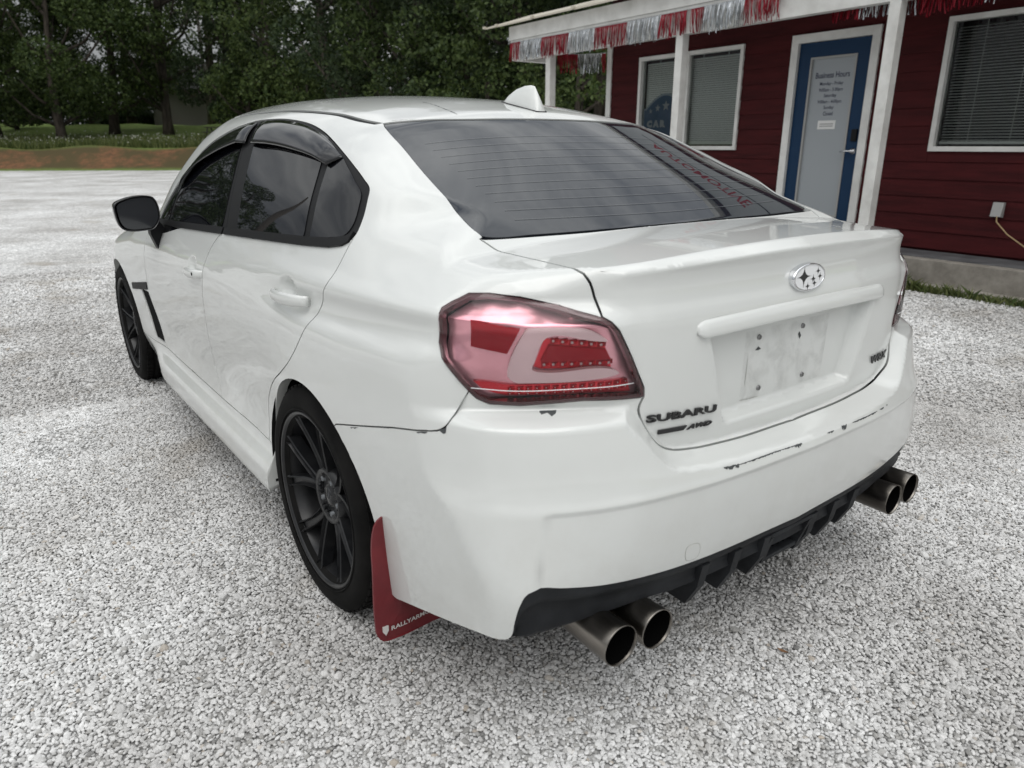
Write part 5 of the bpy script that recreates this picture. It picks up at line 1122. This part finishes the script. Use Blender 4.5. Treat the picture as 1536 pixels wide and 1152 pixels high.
def emblem():
    a,b=.064,.0325; X0=-.866; zc=.977; th=np.linspace(0,2*np.pi,72,endpoint=False)
    prof=[(0.0,1.0),(-.008,1.0),(-.0125,.985),(-.0145,.95),(-.0145,.915),(-.0125,.90)]
    V=[];F_=[];n=72;m=len(prof)
    tilt=-.05
    def pt(dx,u,v): return (X0+dx-tilt*v,-u,zc+v)
    for dx,k in prof:
        for t in th: V.append(pt(dx,a*k*math.cos(t) if k<1.01 else 0,b*(k if k>.97 else (1-(1-k)*1.6))*math.sin(t)))
    for i in range(m-1):
        for k in range(n): F_.append((i*n+k,i*n+(k+1)%n,(i+1)*n+(k+1)%n,(i+1)*n+k))
    mb=MB(); mb.add(V,F_,True); e=mb.build('emblem',M['chrome'],trunk)
    mb=MB(); mb.add([pt(-.0132,a*.905*math.cos(t),b*.85*math.sin(t)) for t in th],[tuple(range(n))]); mb.build('emblem_face',M['emblem_white'],e)
    for (u,v,r) in ((-.36,.10,.42),(.50,.36,.155),(.22,-.14,.175),(.64,-.03,.155),(-.10,-.60,.155),(.32,-.46,.155)):
        star=[(u*a+r*a*1.12*math.copysign(abs(math.cos(t))**4.2,math.cos(t)),v*b+r*a*.92*math.copysign(abs(math.sin(t))**4.2,math.sin(t))) for t in np.linspace(0,2*math.pi,32,endpoint=False)]
        mb=MB(); mb.prism(star,lambda p,q_:pt(-.0137,p,q_),lambda p,q_:pt(-.0130,p,q_)); mb.build('emblem_star',M['letter_black'],e)
emblem()
def disc_on(name,s,z,r,mt,parent,flip=1,th=.004,base=.0,n=20,hole=False):
    P=np.array([(math.cos(t)*r,math.sin(t)*r,0) for t in np.linspace(0,2*math.pi,n,endpoint=False)]); W=np.vstack([P,P*[.82,.82,1]+[0,0,th],[[0,0,th*.5]]])
    F_=[(i,(i+1)%n,n+(i+1)%n,n+i) for i in range(n)]+[(n+i,n+(i+1)%n,2*n) for i in range(n)]
    mb=MB(); mb.add(on_surface(W,s,z,-1,0,base,flip),F_,True); return mb.build(name,mt,parent)
for y,z in ((.118,.848),(-.052,.850),(.098,.722),(-.078,.722)):
    disc_on('plate_screw',S1-(YC-abs(y)),z,.0065,M['screw'],trunk,1 if y>0 else -1)
def blob(name,poly,mt,parent,flip=1,off=.0006,smooth=False,res=.004):
    q=patch(poly,off,res,smooth=smooth,step=res); q=q if flip>0 else q.mirror(); q.orient(); return obj(name,q.mesh(name,mt),parent)
def ragged(pts,w,seed):
    r=random.Random(seed); up=[];lo=[]
    P=dens(pts,.004,False)
    for i,p in enumerate(P):
        t=i/(len(P)-1); k=(w*(.35+r.random()*1.1))*math.sin(math.pi*min(max(t,.04),.96))**.35
        up.append((p[0],p[1]+w*.25*r.random())); lo.append((p[0]+r.uniform(-.001,.001),p[1]-k))
    return up+lo[::-1]
# wear with a shape of its own: chipped paint along the bumper edge, scuffs in the plate recess
CR0=-.0015
blob('paint_chip',ragged([(-1.178,.6122),(-1.2128,.6105)],.006,1),M['chip'],bumper); blob('paint_chip',ragged([(-1.2128,.6095),(-1.2240,.6085)],.011,12),M['chip'],bumper)
blob('paint_chip',ragged([(-1.2245,.6085),(-1.3443,.6088),(-1.432,.6065)],.0028,2),M['chip'],bumper); blob('paint_chip',ragged([(-1.418,.6062),(-1.446,.6055)],.007,3),M['chip'],bumper)
blob('paint_chip',ragged([(-1.455,.6062),(-1.425,.6055)],.003,4),M['chip'],bumper,-1); blob('paint_chip',ragged([(-1.388,.606),(-1.364,.605)],.010,5),M['chip'],bumper,-1)
blob('paint_chip',ragged([(-1.335,.6045),(-1.26,.604),(-1.205,.6045)],.0034,6),M['chip'],bumper,-1); blob('paint_chip',ragged([(-1.19,.605),(-1.165,.6055)],.0042,7),M['chip'],bumper,-1); blob('paint_chip',ragged([(-1.148,.6075),(-1.142,.6077)],.003,8),M['chip'],bumper,-1)
blob('paint_chip',[(-0.8092,0.7745),(-0.8010,0.7655),(-0.8053,0.7622),(-0.8165,0.7643),(-0.8246,0.7601),(-0.8333,0.7630),(-0.8382,0.7705),(-0.8461,0.7689),(-0.8527,0.7738)],M['chip'],bumper)
blob('paint_chip',[(-0.6222,0.7302),(-0.6334,0.7347),(-0.6394,0.7392),(-0.6381,0.7263),(-0.6336,0.7236)],M['chip'],bumper)
for k,(a,b) in enumerate((((-.31,.6395),(-.345,.650)),((-.46,.6865),(-.485,.692)),((-.575,.713),(-.60,.720)))): blob('paint_chip',ragged([a,b],.0026,20+k),M['chip'],bumper)
blob('scuff',ragged([(-1.352,.812),(-1.352,.76)],.0,9)[:1]+[(-1.3535,.76),(-1.351,.735),(-1.350,.76)],M['scuff'],trunk)
blob('scuff',ragged([(-1.408,.700),(-1.34,.7035)],.0022,10),M['scuff'],trunk); blob('scuff',[(-1.375,.818),(-1.386,.826),(-1.397,.818),(-1.386,.8165)],M['chip'],trunk)
blob('scuff',[(-1.452,.826),(-1.461,.838),(-1.466,.832),(-1.458,.818)],M['chip'],trunk,-1)
gq=patch([(S2+.0005,.70),(S2+.0005,.868),(-1.335,.866),(-1.338,.70)],.0009,.012,smooth=False); obj('plate_grime',gq.mesh('plate_grime',M['grime']),trunk); gq=gq.mirror(); gq.orient(); obj('plate_grime',gq.mesh('plate_grime',M['grime']),trunk)
# tow-eye cover: a shallow square lid let into the bumper
tq=patch([(-1.100,.444),(-1.128,.443),(-1.134,.438),(-1.139,.408),(-1.135,.402),(-1.108,.403),(-1.103,.407),(-1.096,.438)],.0008,.01); tq.finish(0,.001); obj('tow_cover',tq.mesh('tow_cover',M['paint']),bumper)
tl=dens([(-1.100,.444),(-1.128,.443),(-1.134,.438),(-1.139,.408),(-1.135,.402),(-1.108,.403),(-1.103,.407),(-1.096,.438)],.006,True,True)
tp=wrap(tl[:,0],tl[:,1]); tn=grad(tp[:,0],tp[:,1],tp[:,2]); mb=MB(); mb.tube([tuple(v) for v in np.vstack([tp,tp[:1]])+np.vstack([tn,tn[:1]])*.0003],.0009,5,False); mb.build('tow_cover_gap',M['scuff'],bumper)
# ---- rear window: heater lines printed on the glass, frit band
def heater():
    mb=MB()
    for k in range(11):
        x=-.05-.040*k; yy=.50-.0*k; ys=np.linspace(-yy,yy,41); xs=x+.045*(1-(ys/.55)**2)*-1+.0*ys+.03
        P=top(xs,ys); N_=grad(P[:,0],P[:,1],P[:,2]); 
        t=np.stack([np.full(41,.0007),0*ys,np.full(41,.00034)],1); A=P+N_*(-.0016)+t; B_=P+N_*(-.0016)-t; n=41
        mb.add(np.vstack([A,B_]),[(i,i+1,n+i+1,n+i) for i in range(n-1)])
    mb.build('heater_lines',mat('heater_print',(.105,.11,.118),.3,spec=.5),rwin)
heater()
# ---- roof: shark-fin aerial, split film line
def fin():
    st=[(.300,.004,.010),(.27,.030,.017),(.23,.052,.021),(.19,.066,.023),(.155,.0725,.024),(.137,.072,.023),(.120,.050,.022),(.106,.020,.020),(.100,.004,.017)]
    V=[];F_=[];m=9
    for x,h,w in st:
        z0=float(top(np.array([x]),np.array([0.]))[0,2])-.003
        for k in range(m):
            t=math.pi*k/(m-1); y=w*math.cos(t); e=math.sin(t); V.append((x,y*(1-.62*e**1.5),z0+h*e**.75))
    for i in range(len(st)-1):
        for k in range(m-1): F_.append((i*m+k,i*m+k+1,(i+1)*m+k+1,(i+1)*m+k))
    F_.append(tuple(range(m))); F_.append(tuple((len(st)-1)*m+k for k in range(m)))
    mb=MB(); mb.add(V,F_,True); o=mb.build('shark_fin_aerial',M['paint'],car)
    base=[(x,s_*(w+.003)) for s_ in (1,) for x,h,w in st]+[(x,-(w+.003)) for x,h,w in st[::-1]]
    P=top(np.array([p[0] for p in base]),np.array([p[1] for p in base])); mb=MB(); n=len(base); mb.add(np.vstack([P+[0,0,.0025],P-[0,0,.004]]),[tuple(range(n))]+[(i,(i+1)%n,n+(i+1)%n,n+i) for i in range(n)]); mb.build('aerial_gasket',M['seal'],o)
fin()
def roof_mark(pts,w,name='roof_film_split'):
    r=random.Random(5); P=dens(pts,.006); a=[];b=[]
    for i,p in enumerate(P):
        k=w*(.25+r.random()); a.append((p[0],p[1]+k)); b.append((p[0],p[1]-k*r.random()))
    q=patch(None,.0008,.01,'top',closed_poly=np.array(a+b[::-1])); obj(name,q.mesh(name,M['chip']),roof)
roof_mark([(.349,.283),(.253,.290),(.168,.302),(.108,.310)],.0022)
roof_mark([(.150,.50),(.118,.44)],.0022); roof_mark([(.055,.22),(.053,.19)],.002)
# ---- fender trim strip beside the vent
tr=patch([(1.972,.648),(2.28,.604),(2.292,.570),(1.972,.612)],.004,.02,smooth=False); both('fender_trim',tr,M['black_trim'],fenders,gap=0,depth=.008)
# ---- diffuser
def diffuser():
    E_=BOT[:near(BOT,(-.759,.318))+1]; P=wrap(E_[:,0],E_[:,1]); P[0,1]=0
    full=np.vstack([P[::-1],(P*[1,-1,1])[1:]]); ay=np.abs(full[:,1])
    low=np.interp(ay,[0,.40,.435,.47,.55,.64,.69,.715,.74,.80],[.312,.312,.314,.318,.320,.318,.314,.310,.306,.305])
    mb=MB(); rows=[]
    for dx,t,in_ in ((.005,0.0,0),(.007,.18,0),(.010,.30,0),(.024,.36,0),(.028,.70,0),(.022,.90,0),(.030,1.0,0),(.16,1.0,0),(.30,.4,0)):
        Q=full.copy(); nrm=grad(full[:,0],full[:,1],full[:,2]); Q[:,:2]-=nrm[:,:2]*dx; Q[:,2]=full[:,2]+.004*(t==0)-np.maximum(full[:,2]-low,0)*t; rows.append(Q)
    n=len(full); V=np.vstack(rows); F_=[(r*n+i,r*n+i+1,(r+1)*n+i+1,(r+1)*n+i) for r in range(len(rows)-1) for i in range(n-1)]
    mb.add(V,F_,True); d=mb.build('diffuser',M['dark_plastic'],car)
    def X(y,z): return -float(BU(np.array([z]))[0]-PB0(np.array([abs(y)]))[0])
    for y in (.10,.21,.32,-.10,-.21,-.32):
        x0=X(y,.36); f=MB(); f.add([(x0+.006,y-.014,.362),(x0+.006,y+.014,.362),(x0+.018,y-.012,.300),(x0+.018,y+.012,.300),(x0+.050,y-.012,.240),(x0+.050,y+.012,.240),(x0+.26,y-.020,.262),(x0+.26,y+.020,.262),(x0+.26,y-.02,.36),(x0+.26,y+.02,.36)],
            [(0,1,3,2),(2,3,5,4),(4,5,7,6),(0,2,4,6,8),(1,9,7,5,3),(6,7,9,8),(0,8,9,1)]); f.build('diffuser_fin',M['dark_plastic'],d)
    # centre vent with mesh
    x0=X(0,.34); fr=MB()
    for a,b in (((x0+.004,-.088,.352),(x0+.03,.088,.363)),((x0+.030,-.080,.268),(x0+.06,.080,.279)),):
        fr.box(a,b,ch=.002)
    for s_ in (-1,1): fr.add([(x0+.004,s_*.088,.352),(x0+.004,s_*.076,.352),(x0+.030,s_*.080,.268),(x0+.030,s_*.068,.268),(x0+.05,s_*.088,.352),(x0+.05,s_*.076,.352),(x0+.07,s_*.080,.268),(x0+.07,s_*.068,.268)],[(0,1,3,2),(4,6,7,5),(0,2,6,4),(1,5,7,3)])
    fr.build('vent_frame',M['dark_plastic'],d)
    g=MB()
    for k in range(7): yy=-.066+.022*k; g.box((x0+.050,yy-.002,.275),(x0+.056,yy+.002,.355))
    for k in range(4): zz=.292+.018*k; g.box((x0+.049,-.07,zz-.002),(x0+.055,.07,zz+.002))
    g.build('vent_mesh',M['gloss_black'],d)
diffuser()
# ---- exhaust tips
for s_ in (1,-1):
    for y,x,z in ((.603,-.930,.287),(.498,-.934,.283)):
        t=MB(); t.lathe([(.26,.040),(.02,.0455),(.003,.0460),(0,.0452),(.002,.0436),(.10,.0428),(.22,.042)],(x,s_*y,z),40,'x'); o=t.build('exhaust_tip',M['steel'],car,False)
        t=MB(); t.lathe([(.10,.0),(.10,.0422),(.006,.0434)],(x,s_*y,z),32,'x'); t.build('exhaust_bore',M['soot'],o,False)
    mb=MB(); mb.tube([(-.70,s_*.55,.285),(-.45,s_*.50,.285),(-.30,s_*.30,.27)],.05,14); mb.box((-.68,s_*.53-.10,.26),(-.42,s_*.53+.10,.36),ch=.04); mb.build('silencer',M['under'],car)
# ---- underbody and wheel wells
u=MB(); u.box((-.50,-.62,.20),(3.30,.62,.40)); u.box((-.78,-.60,.36),(-.50,.60,.46)); u.box((-.62,-.585,.401),(2.15,.585,.93)); u.box((2.15,-.55,.401),(3.0,.55,.70)); u.box((-.78,-.46,.461),(-.62,.46,.62))
for s_ in (1,-1):
    u.box((.40,min(s_*.6,s_*.84),.205),(2.2,max(s_*.6,s_*.84),.33)); u.box((-.70,min(s_*.66,s_*.78),.36),(-.45,max(s_*.66,s_*.78),.62))
u.build('underbody',M['under'],car)
for xc,zc_ in ((-.022,.305),(2.64,.315)):
    for s_ in (1,-1):
        w=MB(); V=[];F_=[]; th=np.radians(np.linspace(-10,176,30)); r=.378
        for yy in (.585,.872 if xc<1 else .868):
            for t in th: V.append((xc+r*math.cos(t),s_*yy,zc_+r*math.sin(t)))
        n=30; F_=[(i,i+1,n+i+1,n+i) for i in range(n-1)]; w.add(V,F_,True); w.add(V[:n],[tuple(range(n))]); w.build('wheel_well',M['under'],car,False)
# ---- wheels
def wheel_meshes():
    t=MB(); half=[(.098,.230),(.110,.241),(.1185,.262),(.1225,.284),(.1185,.302),(.108,.317),(.094,.3235)]
    tread=[(.094,.3235),(.072,.3262),(.070,.3185),(.060,.3185),(.058,.3266),(.027,.327),(.025,.3192),(.015,.3192),(.013,.3272),(0,.3273)]
    prof=half+tread[1:]; prof=prof+[(-a,r) for a,r in prof[::-1][1:]]
    t.lathe(prof,(0,0,0),96)
    # tread shoulder blocks
    for k in range(60):
        a=2*math.pi*k/60; Mx=Matrix.Rotation(-a,4,'Y')
        for s_ in (1,-1): t.box((.3145,s_*.0865-.014,-.0118),(.3268,s_*.0865+.014,.0118),Mx@Matrix.Translation((0,0,0)))
    # raised lettering ring on the sidewall
    t.lathe([(.1195,.258),(.1215,.259),(.1215,.262),(.1195,.263)],(0,0,0),96)
    TY=t.me('tyre',M['rubber'])
    r=MB(); r.lathe([(.100,.249),(.116,.2485),(.1185,.2455),(.1165,.2405),(.108,.236),(.098,.231),(.055,.221),(-.06,.219),(-.095,.226),(-.10,.245)],(0,0,0),96)
    r.lathe([(.060,.0),(.074,.0),(.075,.030),(.068,.034),(.067,.058),(.078,.066),(.080,.078),(.060,.086),(.02,.09),(-.02,.08)],(0,0,0),60)
    def face(rr): return .078+.030*((rr-.06)/.17)**1.3 if rr>.06 else .078
    for c in range(5):
        for sg in (-1,1):
            st=[]; V=[];F_=[]
            for i,rr in enumerate((.052,.075,.11,.15,.19,.222,.236)):
                t_=max(0,(rr-.06)/.17); th=2*math.pi*c/5+math.pi/2+sg*R(6.5+11.5*min(1,t_*1.05)); w=(.0155-.0025*t_)+(.005 if rr>.2 else 0)*((rr-.2)/.036 if rr>.2 else 0); f=face(rr)
                er=Vector((math.cos(th),0,math.sin(th))); et=Vector((-math.sin(th),0,math.cos(th)))
                for (u,d) in ((-1.0,-.036),(-1.0,-.003),(-.74,0),(-.52,-.013),(.52,-.013),(.74,0),(1.0,-.003),(1.0,-.036)):
                    V.append(er*rr+et*(u*w)+Vector((0,f+d,0)))
            m=8
            for i in range(6):
                for k in range(m): F_.append((i*m+k,i*m+(k+1)%m,(i+1)*m+(k+1)%m,(i+1)*m+k))
            F_.append(tuple(range(m))); F_.append(tuple(6*m+k for k in range(m))); r.add([tuple(v) for v in V],F_,False)
        # web between the two arms near the hub
        th=2*math.pi*c/5+math.pi/2
        er=Vector((math.cos(th),0,math.sin(th))); et=Vector((-math.sin(th),0,math.cos(th)))
        V=[er*.05-et*.012+Vector((0,.070,0)),er*.05+et*.012+Vector((0,.070,0)),er*.105+et*.016+Vector((0,.066,0)),er*.105-et*.016+Vector((0,.066,0))]; V+= [v-Vector((0,.03,0)) for v in V]
        r.add([tuple(v) for v in V],[(0,1,2,3),(7,6,5,4),(0,4,5,1),(1,5,6,2),(2,6,7,3),(3,7,4,0)])
    RM=r.me('rim',M['alloy'])
    l=MB()
    for c in range(5):
        th=2*math.pi*(c+.5)/5+math.pi/2; l.lathe([(.064,.0),(.076,.0),(.0765,.0075),(.060,.0095)],(.055*math.cos(th),0,.055*math.sin(th)),10)
    LG=l.me('lug_nuts',M['caliper'])
    cpm=MB(); cpm.lathe([(.0745,.0),(.0785,.0),(.078,.024),(.073,.0275)],(0,0,0),32); CP=cpm.me('centre_cap',M['gloss_black'])
    d=MB(); d.lathe([(-.012,.06),(-.012,.158),(.012,.158),(.012,.06),(.045,.058),(.045,.0)],(0,-.005,0),64); DS=d.me('brake_disc',M['disc'])
    return TY,RM,LG,CP,DS
WM=wheel_meshes()
calm=MB()
th=np.radians(np.linspace(-24,24,9)); V=[];F_=[]
for t in th:
    for a,rr in ((.028,.098),(.036,.112),(.036,.160),(.024,.172),(-.03,.172),(-.03,.105)): V.append((rr*math.cos(t),a,rr*math.sin(t)))
for i in range(8):
    for k in range(6): F_.append((i*6+k,i*6+(k+1)%6,(i+1)*6+(k+1)%6,(i+1)*6+k))
F_+=[tuple(range(6)),tuple(48+k for k in range(6))]; calm.add(V,F_); CAL=calm.me('brake_caliper',M['caliper'])
for x,yc,z,spin in ((0,.762,.320,8),(2.65,.762,.320,30)):
    for s_ in (1,-1):
        w=empty('wheel',(x,s_*yc,z),0,car)
        for nm,me_ in zip(('tyre','rim','lug_nuts','centre_cap','brake_disc'),WM):
            o=obj(nm,me_,w); o.scale=(1.022,1,1.022) if nm=='rim' else (1,1,1); o.rotation_euler=(0,R(spin) if nm!='brake_disc' else 0,0 if s_>0 else math.pi)
        c=obj('brake_caliper',CAL,w); c.rotation_euler=(0,R(-155 if x<1 else -20) if s_>0 else R(-25 if x<1 else -160),0 if s_>0 else math.pi)
# ---- mud flaps
def flap(x,s_,pts,txt):
    bm_=MB(); O=dens(pts,.02,True,True)
    bm_.prism([tuple(p) for p in O],lambda a,b:(x-.02*(b-.25)+.006*math.sin(a*20),s_*a,b),lambda a,b:(x-.006-.02*(b-.25)+.006*math.sin(a*20),s_*a,b)); o=bm_.build('mud_flap',M['flap'],car)
    if txt:
        V,F2=text_arrays('RALLYARMOR',1,1,.0,.02,0); mn,mx=V.min(0),V.max(0); V=V.copy(); V[:,0]=(V[:,0]-mn[0])/(mx[0]-mn[0])*.128; V[:,1]=(V[:,1]-mn[1])/(mx[1]-mn[1])*.0125
        m2=MB(); m2.add([(x-.0075-.02*(.13+b-.25)+.006*math.sin((.866-a)*20),s_*(.866-a*s_),.1320-.02*a+b) for a,b,_ in V] if s_>0 else [(x-.0075-.02*(.13+b-.25)+.006*math.sin((.66+a)*20),-(.66+a),.1300+b) for a,b,_ in V],F2); m2.build('lettering',M['white_print'],o,False)
        if s_>0:
            sh=[(.874,.150),(.889,.150),(.889,.136),(.8815,.124),(.874,.136)]
            m3=MB(); m3.prism(sh,lambda a,b:(x-.0085-.02*(b-.25)+.006*math.sin(a*20),a,b),lambda a,b:(x-.0055-.02*(b-.25)+.006*math.sin(a*20),a,b)); m3.build('shield_logo',M['white_print'],o)
RF=[(.866,.45),(.888,.440),(.900,.410),(.905,.30),(.906,.17),(.902,.128),(.888,.108),(.86,.103),(.74,.098),(.64,.095),(.622,.105),(.62,.30),(.62,.44),(.80,.45)]
flap(-.402,1,RF,True); flap(-.402,-1,RF,True)
FF_=[(.87,.36),(.878,.30),(.878,.14),(.86,.115),(.70,.115),(.68,.13),(.68,.36)]
